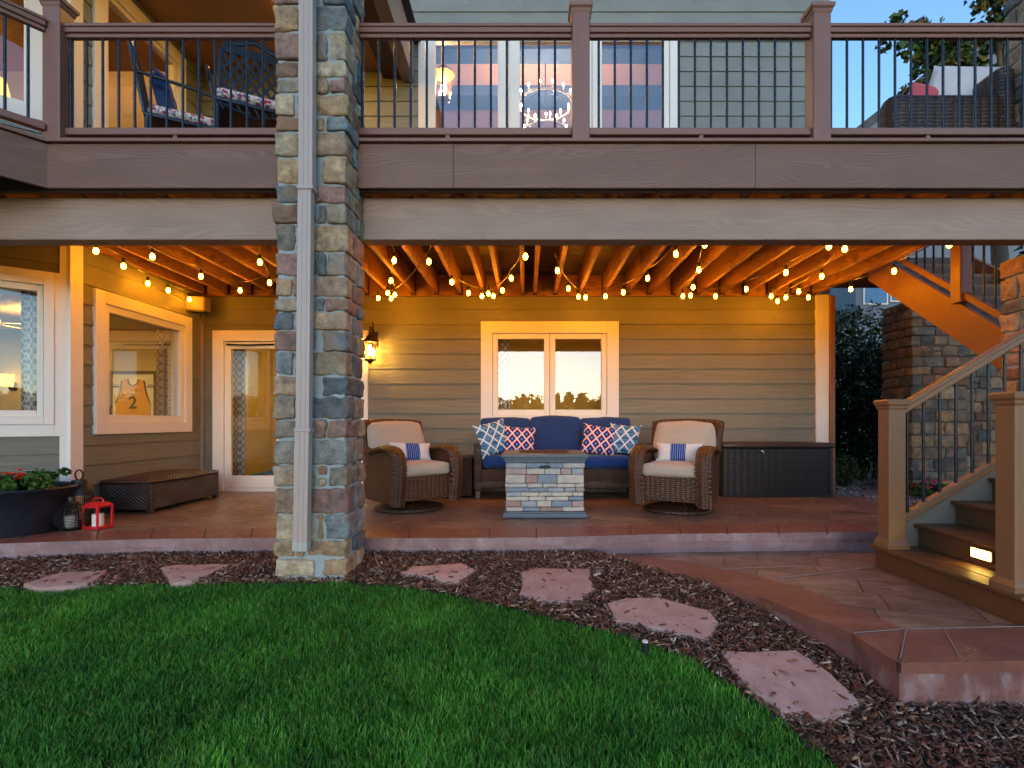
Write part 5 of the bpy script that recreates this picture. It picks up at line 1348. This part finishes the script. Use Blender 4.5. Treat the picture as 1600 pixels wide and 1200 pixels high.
def flagstone(lab, pts, th=0.030, tint=1.0):
    n = len(pts); c = np.mean(pts, 0); fine = []
    for i in range(n):
        a = np.array(pts[i]); b = np.array(pts[(i+1)%n])
        for k in range(4): 
            p = a+(b-a)*k/4; q = Vector((p[0]*9, p[1]*9, 0)); p = p+np.array((mnoise.noise(q), mnoise.noise(q+Vector((7,3,1)))))*0.010; fine.append(p)
    zc = max(ground_z(*p) for p in pts); m = MB(); N = len(fine); vs = []
    rings = ((1.0,-0.03),(1.0,th-0.012),(0.975,th-0.002),(0.93,th),(0.6,th),(0.3,th))
    for s_, dz in rings:
        for p in fine:
            q = c+(p-c)*s_; vs.append((q[0]-c[0], q[1]-c[1], ground_z(q[0],q[1])-zc+dz+0.003*mnoise.noise(Vector((q[0]*7,q[1]*7,s_)))))
    fs = [(r*N+i, r*N+(i+1)%N, (r+1)*N+(i+1)%N, (r+1)*N+i) for r in range(len(rings)-1) for i in range(N)]
    fs.append(tuple((len(rings)-1)*N+i for i in range(N)))
    area = sum(fine[i][0]*fine[(i+1)%N][1]-fine[(i+1)%N][0]*fine[i][1] for i in range(N))
    if area < 0: fs = [tuple(reversed(f)) for f in fs]
    m._add(vs, fs, (tint,)*3); o = m.build('flagstone', M['flag'], None, smooth=40); o.location = (c[0], c[1], zc)
    return tag(o, lab, 'flagstone', 'flagstones set in the ground'), c
fl_polys = []
for k, (pp, lab) in enumerate(FL):
    pts = [at_g(px, py, 0.03) for px, py in pp]; fl_polys.append(pts); flagstone(lab, pts, tint=0.95+0.08*(k % 3))
for lab, pp in (('grey flagstone in the gravel nearest the patio corner', [(1300,708),(1330,703),(1368,712),(1374,722),(1330,722)]), ('farther grey flagstone in the gravel under the hedge', [(1303,694),(1325,692),(1350,697),(1330,700)]), ('pinkish flagstone in the gravel by the newel post', [(1344,768),(1372,764),(1395,770),(1390,780),(1352,778)])):
    pts = [at_g(px, py, 0.02) for px, py in pp]; fl_polys.append(pts); flagstone(lab, pts, 0.03, 0.7)
x, y = at_g(1008, 1010, 0.03); spk = thing('sprinkler_head', 'small pop up sprinkler head at the lawn edge', 'sprinkler', (x, y, ground_z(x,y)))
m = MB(); m.lathe([(0.020,0),(0.020,0.045),(0.012,0.05)],16); m.build('body', M['plastic'], spk, smooth=40); m = MB(); m.lathe([(0.011,0.05),(0.015,0.052),(0.015,0.06),(0.008,0.062)],14); m.build('nozzle', M['candle'], spk, smooth=40)

# ------------------------------------------------------------------ grass, bark, gravel
def grass():
    n = 230000
    xs = RNG.uniform(-4.6, 1.75, n*2); 
    ys = 1.3+(3.75-1.3)*RNG.uniform(0,1,n*2)
    jx_ = RNG.normal(0, 0.018, n*2); keep = np.array([in_poly(a, b-0.03*mnoise.noise(Vector((a*6, b*6, 2)))+j, lawn_poly) for a, b, j in zip(xs, ys, jx_)]); xs, ys = xs[keep][:n], ys[keep][:n]; n = len(xs)
    zs = np.array([ground_z(a, b) for a, b in zip(xs, ys)])-0.03
    cl = np.array([mnoise.noise(Vector((a*3.2, b*3.2, 0)))+0.6*mnoise.noise(Vector((a*11, b*11, 5))) for a, b in zip(xs, ys)])
    h = RNG.uniform(0.038, 0.068, n)*(1+0.25*cl); w = RNG.uniform(0.0013, 0.0027, n)
    az = RNG.uniform(0, 2*math.pi, n); lean = RNG.uniform(0.1, 0.85, n)*h
    dx, dy = np.cos(az), np.sin(az); sx, sy = -dy, dx
    B = np.stack([xs, ys, zs], 1); D = np.stack([dx, dy, 0*dx], 1); S = np.stack([sx, sy, 0*sx], 1); Z = np.array([0,0,1.0])
    rows = []
    for t, wd in ((0, 1.0), (0.4, 0.9), (0.75, 0.6)):
        c = B+D*(lean*t*t)[:,None]+Z*(h*(t-0.18*t*t))[:,None]
        rows += [c-S*(w*wd)[:,None], c+S*(w*wd)[:,None]]
    rows.append(B+D*lean[:,None]+Z*(h*0.82)[:,None])
    V = np.stack(rows, 1).reshape(-1,3); b = np.arange(n)*7
    Fc = np.stack([b,b+1,b+3,b+2, b+2,b+3,b+5,b+4, b+4,b+5,b+6], 1).ravel()
    lt = np.tile([4,4,3], n)
    c0 = np.array([(0.038,0.195,0.012),(0.056,0.250,0.016),(0.100,0.330,0.026),(0.018,0.115,0.012),(0.19,0.350,0.060)])[RNG.integers(0,5,n)]
    pale = RNG.random(n) < 0.025; c0[pale] = (0.16,0.17,0.06)
    c0 = c0*(1+0.35*cl)[:,None].clip(0.5,1.6)
    big_mesh('lawn_grass', V, Fc, lt, M['grass'], np.repeat(c0, 3, axis=0), 'stuff')
grass()
def chips(name, n, poly, sizes, cols, dz, mat, lift, avoid=(), asp=(0.18,0.45), thick=(0.12,0.35), tilt=0.45):
    xs0, xs1 = min(p[0] for p in poly), max(p[0] for p in poly); ys0_, ys1_ = min(p[1] for p in poly), max(p[1] for p in poly)
    X = RNG.uniform(xs0, xs1, n*3); Yv = RNG.uniform(ys0_, ys1_, n*3)
    k = [i for i in range(n*3) if in_poly(X[i], Yv[i], poly) and not any(in_poly(X[i], Yv[i], a) for a in avoid)][:n]
    X, Yv = X[k], Yv[k]; n = len(X)
    Zv = np.array([ground_z(a, b) for a, b in zip(X, Yv)])+dz+RNG.uniform(0, lift, n)
    L = sizes[0]+(sizes[1]-sizes[0])*RNG.random(n)**2.2; Wd = L*RNG.uniform(*asp, n); T = Wd*RNG.uniform(*thick, n)+0.0015
    az = RNG.uniform(0, 2*math.pi, n); pt = RNG.normal(0, tilt, n).clip(-1.0,1.0); rl = RNG.normal(0, tilt*1.3, n)
    a = np.stack([np.cos(az)*np.cos(pt), np.sin(az)*np.cos(pt), np.sin(pt)], 1)
    s = np.stack([-np.sin(az), np.cos(az), 0*az], 1); u = np.cross(a, s)
    s2 = s*np.cos(rl)[:,None]+u*np.sin(rl)[:,None]; u2 = np.cross(a, s2)
    C = np.stack([X, Yv, Zv], 1); tp = RNG.uniform(0.25, 1.0, (n,4))
    vs = []
    for zz in (-1, 1):
        for i, (p, q) in enumerate(((-1,-1),(1,-1),(1,1),(-1,1))):
            vs.append(C+a*(L*0.5*p)[:,None]+s2*(Wd*0.5*q*tp[:,i])[:,None]+u2*(T*0.5*zz)[:,None])
    V = np.stack(vs, 1).reshape(-1,3); b = np.arange(n)*8
    quads = [(0,3,2,1),(4,5,6,7),(0,1,5,4),(1,2,6,5),(2,3,7,6),(3,0,4,7)]
    Fc = np.stack([b+i for q in quads for i in q], 1).ravel()
    c = np.asarray(cols)[RNG.integers(0, len(cols), n)]*RNG.uniform(0.7, 1.3, (n,1))
    return big_mesh(name, V, Fc, np.full(n*6, 4), M[mat], np.repeat(c, 6, axis=0), 'stuff')
BK = [(0.130,0.046,0.024),(0.17,0.066,0.034),(0.070,0.024,0.013),(0.22,0.098,0.052),(0.15,0.052,0.028),(0.30,0.17,0.10),(0.09,0.036,0.022),(0.11,0.040,0.022),(0.42,0.31,0.24)]
chips('bark_mulch', 62000, mulch_poly, (0.008,0.055), BK, 0.004, 'mulch', 0.024, [[(c[0]+(p[0]-c[0])*0.90, c[1]+(p[1]-c[1])*0.90) for p in pts] for pts in fl_polys for c in [np.mean(pts,0)]] + [plo])
for k, pts in enumerate(fl_polys[:6]):
    c_ = np.mean(pts, 0); inner = [(c_[0]+(p[0]-c_[0])*0.85, c_[1]+(p[1]-c_[1])*0.85) for p in pts]
    chips('bark_mulch', 14, inner, (0.015,0.06), BK, 0.034, 'mulch', 0.002, tilt=0.04)
GV = [(0.25,0.22,0.20),(0.32,0.26,0.22),(0.18,0.16,0.16),(0.38,0.33,0.30),(0.22,0.14,0.12)]
chips('river_gravel', 6000, [(3.9,4.65),(4.6,4.65),(7,6),(7.5,9.5),(4.0,9.5),(4.0,6.95),(4.2,6.2)], (0.025,0.07), GV, 0.012, 'gravel', 0.02, fl_polys[6:], (0.6,0.9), (0.4,0.7), 0.3)

# ------------------------------------------------------------------ plants and neighbours on the right
def plant(name, lab, cat, loc, grp=None): return thing(name, lab, cat, loc, 0, grp)
hd = plant('hedge', 'dark evergreen hedge beyond the gravel at the right of the house', 'hedge', (6.4, 9.8, -0.15))
leaves('foliage', blob_pts((5.95,9.7,1.45),(1.05,0.7,1.75),11000,70)+blob_pts((5.8,9.9,0.7),(1.0,0.7,1.0),4000,40)+blob_pts((7.5,10.0,1.4),(1.2,0.8,2.0),7000,50), 0.075, [(0.012,0.034,0.009),(0.018,0.050,0.012),(0.008,0.022,0.006)], hd)
m = MB()
for k in range(9):
    x = 5.4+k*0.3; m.tube([(x-6.4,random.uniform(-.2,.2),0),(x-6.4+random.uniform(-.2,.2),0,1.2),(x-6.4+random.uniform(-.4,.4),0.1,2.4)],[0.03,0.02,0.008],6)
m.build('stems', M['bark'], hd)
for k, (px, py, col, lab) in enumerate(((1428,770,(0.65,0.04,0.08),'red flowers behind the first stair balusters'),(1446,765,(0.62,0.10,0.32),'pink flowers behind the stair balusters'),(1466,772,(0.60,0.05,0.18),'crimson flowers at the foot of the stone pier'))):
    x, y = at(px, py+8, -0.08); pl = plant('flowering_plant', lab, 'plant', (x, y, -0.1), 'flowers behind the stairs')
    leaves('foliage', blob_pts((x,y,0.03),(0.17,0.15,0.10),350,10), 0.05, GREEN, pl, aspect=0.7)
    blossoms([(x+RNG.uniform(-.14,.14), y-0.08+RNG.uniform(-.1,.1), 0.06+RNG.uniform(0,0.10)) for _ in range(9)], 0.04, col, pl)
for k, (x, y, lab) in enumerate(((4.75,8.4,'low dark shrub beside the gravel near the house corner'),(5.05,7.7,'low dark shrub at the left of the stone pier'))):
    pl = plant('shrub', lab, 'shrub', (x, y, -0.1), 'low shrubs by the gravel'); leaves('foliage', blob_pts((x+.35,y,0.18),(0.35,0.3,0.28),1300,16), 0.05, [(0.03,0.07,0.02),(0.05,0.09,0.03)], pl)
tr = plant('maple_tree', 'maple branch with green and amber leaves above the right deck railing', 'tree', (9.6, 10.6, -0.2))
m = MB(); m.tube([(0,0,0),(0.05,0,3),(0.0,0.1,5.5),(0.1,0,8.5),(0.2,0,10.5)],[0.20,0.16,0.13,0.09,0.03],10); m.build('trunk', M['bark'], tr, smooth=60)
m = MB(); pts = []
for (bx, by, bz, ex, ey, ez) in ((0,0,6.5,-1.9,-0.4,7.6),(0,0,6.0,-1.5,-0.5,6.5),(0,0,7.2,-1.2,0.2,8.8),(0,0,6.8,1.5,0.3,8.0),(0,0,8,-0.5,-0.3,10.2),(0,0,5.6,-0.9,-0.6,6.0),(0,0,7.0,-2.0,-0.5,8.3),(0,0,7.4,-1.8,0.1,9.0),(0,0,7.6,0.9,0.5,9.8),(0,0,6.2,1.4,-0.5,6.6)):
    mid = ((bx+ex)/2,(by+ey)/2,(bz+ez)/2+0.2); m.tube([(bx,by,bz),mid,(ex,ey,ez)],[0.05,0.03,0.008],6)
    for t in np.linspace(0.3,1.08,8): 
        c = (9.6+bx+(ex-bx)*t, 10.6+by+(ey-by)*t, -0.2+bz+(ez-bz)*t+0.2*math.sin(t*3)); pts += blob_pts(c,(0.5,0.5,0.36),110,6)
m.build('limbs', M['bark'], tr, smooth=60)
leaves('crown', pts, 0.125, [(0.06,0.10,0.02),(0.04,0.08,0.015),(0.16,0.10,0.02),(0.08,0.12,0.03),(0.03,0.06,0.015)], tr, up=0.6, aspect=0.8)
for k, (x, y, h, lab) in enumerate(((9.5,4.5,6.5,'unseen tree added right of the stairs to block sky light'),(8.8,7.4,5.2,'tree added behind the stone pier to block sky light'))):  # unseen trees, added to keep sky light off the stone pier
    t2 = plant('sky_block_tree', lab, 'tree', (x, y, -0.2), 'added trees blocking the sky on the right')
    m = MB(); m.tube([(0,0,0),(0.1,0,h*0.4),(0,0.1,h*0.8)],[0.14,0.11,0.04],8); m.build('trunk', M['bark'], t2, smooth=60)
    leaves('crown', blob_pts((x,y,h*0.55),(1.5,1.5,h*0.48),4500,40), 0.16, [(0.03,0.07,0.018),(0.04,0.09,0.022),(0.02,0.05,0.012)], t2, aspect=0.8)
# neighbouring house
nb = thing('neighbour_house', 'blue grey neighbouring house with a steep gable behind the right stairs', 'house', (15.0, 18.0, -0.3))
xL = X_(1337,18); zE = Z_(222,18)
m = MB(); m.prism([(xL-15,0),(9,0),(9,zE+0.3+(24-xL)*0.0+8),(xL-15+6.5,zE+0.3+5.0),(xL-15,zE+0.3)], 0, 8, 'y'); m.build('wall', M['neighbour'], nb)
def rake(p, q, w=0.28, d=8.6): 
    m = MB(); m.bar((p[0],0,p[1]),(q[0],0,q[1]),0.5,w,(0,0,1)); return m
m = MB(); a_ = (xL-15-0.7, zE+0.3-0.45); b_ = (xL-15+6.5, zE+0.3+5.25)
m.prism([a_, b_, (b_[0],b_[1]+0.35), (a_[0],a_[1]+0.35)], -0.45, 8.2, 'y'); rfm = m.build('roof', M['shingle'], nb)
m = MB(); m.prism([(a_[0],a_[1]-0.30),(b_[0],b_[1]-0.30),(b_[0],b_[1]-0.003),(a_[0],a_[1]-0.003)], -0.40, -0.30, 'y'); m.build('fascia', M['neighbour'], rfm)
lx0, lz0, lx1, lz1 = X_(1296,18)-15, Z_(504,18)+0.3, xL-15, Z_(478,18)+0.3
m = MB(); m.prism([(lx0+0.3,0),(lx1-0.002,0),(lx1-0.002,lz1-0.25),(lx0+0.3,lz0-0.2)], 0.2, 6, 'y'); m.build('lean_to_wall', M['neighbour'], nb)
m = MB(); m.prism([(lx0-0.3,lz0-0.35),(lx1-0.003,lz1-0.12),(lx1-0.003,lz1),(lx0-0.3,lz0-0.2)], -0.2, 6.2, 'y'); m.build('lean_to_roof', M['shingle'], nb)
for px0, px1, py0, py1, mt in ((1350,1384,436,474,'winblue'),(1392,1410,436,470,'winblue'),(1471,1482,412,429,'farwin'),(1484,1494,412,429,'farwin')):
    x0, x1, z0, z1 = X_(px0,18)-15, X_(px1,18)-15, Z_(py1,18)+0.3, Z_(py0,18)+0.3
    m = MB(); m.box(x0-0.05,x1+0.05,-0.05,0.0-0.001,z0-0.05,z1+0.05); wn = m.build('window', M['trim'], nb); m = MB(); m.box(x0,x1,-0.06,-0.051,z0,z1); m.build('pane', M[mt], wn)

# distant tree line behind the camera (seen mirrored in the windows)
pts = []; m = MB(); 
for k in range(110):
    x = -85+k*1.55+random.uniform(-.6,.6); h = random.uniform(4.6,6.4)+2.2*(mnoise.noise(Vector((x*0.07,0,0)))); y = -75+random.uniform(-4,4)
    pts += blob_pts((x,y,h*0.5-0.4),(random.uniform(0.9,1.8),1.2,h*0.62),330,9)
for _ in range(14000):
    x = RNG.uniform(-85, 85); tp_ = 5.0+1.8*mnoise.noise(Vector((x*0.22, 3, 0)))+0.9*mnoise.noise(Vector((x*0.9, 1, 0)))
    pts.append((x, -76+RNG.uniform(-2,2), RNG.uniform(-0.4, max(1.5, tp_))))
o = leaves('distant_trees', pts, 0.9, [(0.03,0.045,0.012),(0.04,0.055,0.015),(0.05,0.05,0.02)]); tag(o, kind='stuff')

# ------------------------------------------------------------------ light, sky, camera
w = bpy.data.worlds.new('World'); SC.world = w; w.use_nodes = True
nt = w.node_tree; nt.nodes.clear()
out = nt.nodes.new('ShaderNodeOutputWorld'); bg = nt.nodes.new('ShaderNodeBackground'); sky = nt.nodes.new('ShaderNodeTexSky')
SUN_EL, SUN_ROT = 5.0, 180.0
sky.sky_type = 'NISHITA'; sky.sun_disc = False; sky.sun_elevation = math.radians(SUN_EL); sky.sun_rotation = math.radians(SUN_ROT)
sky.altitude = 1700; sky.air_density = 1.0; sky.dust_density = 0.8; sky.ozone_density = 2.4
nt.links.new(sky.outputs[0], bg.inputs[0]); bg.inputs[1].default_value = SKY_S
nt.links.new(bg.outputs[0], out.inputs[0])
sd = bpy.data.lights.new('sun', 'SUN'); sd.energy = SUN_S; sd.angle = math.radians(25); sd.color = (1.0, 0.86, 0.78)
so_ = bpy.data.objects.new('sun', sd); COL.objects.link(so_)
so_.rotation_euler = Vector((0, math.cos(math.radians(9)), -math.sin(math.radians(9)))).to_track_quat('-Z', 'Y').to_euler()
cam = bpy.data.cameras.new('camera'); co = bpy.data.objects.new('camera', cam); COL.objects.link(co)
co.location = (0, 0, H0); co.rotation_euler = (math.pi/2, 0, 0)
cam.sensor_width = 36; cam.sensor_fit = 'HORIZONTAL'; cam.lens = F/1600*36; cam.shift_x = (800-VX)/1600; cam.shift_y = (VY-600)/1600
cam.clip_start = 0.05; cam.clip_end = 2000
SC.camera = co
vs_ = SC.view_settings; vs_.view_transform = 'Standard'; vs_.look = 'None'; vs_.gamma = 1.0; vs_.exposure = EXPO; vs_.use_curve_mapping = False
cy = SC.cycles
cy.use_denoising = True; cy.max_bounces = 7; cy.diffuse_bounces = 4; cy.glossy_bounces = 4; cy.transmission_bounces = 4; cy.transparent_max_bounces = 12
cy.sample_clamp_indirect = 6; cy.caustics_reflective = False; cy.caustics_refractive = False
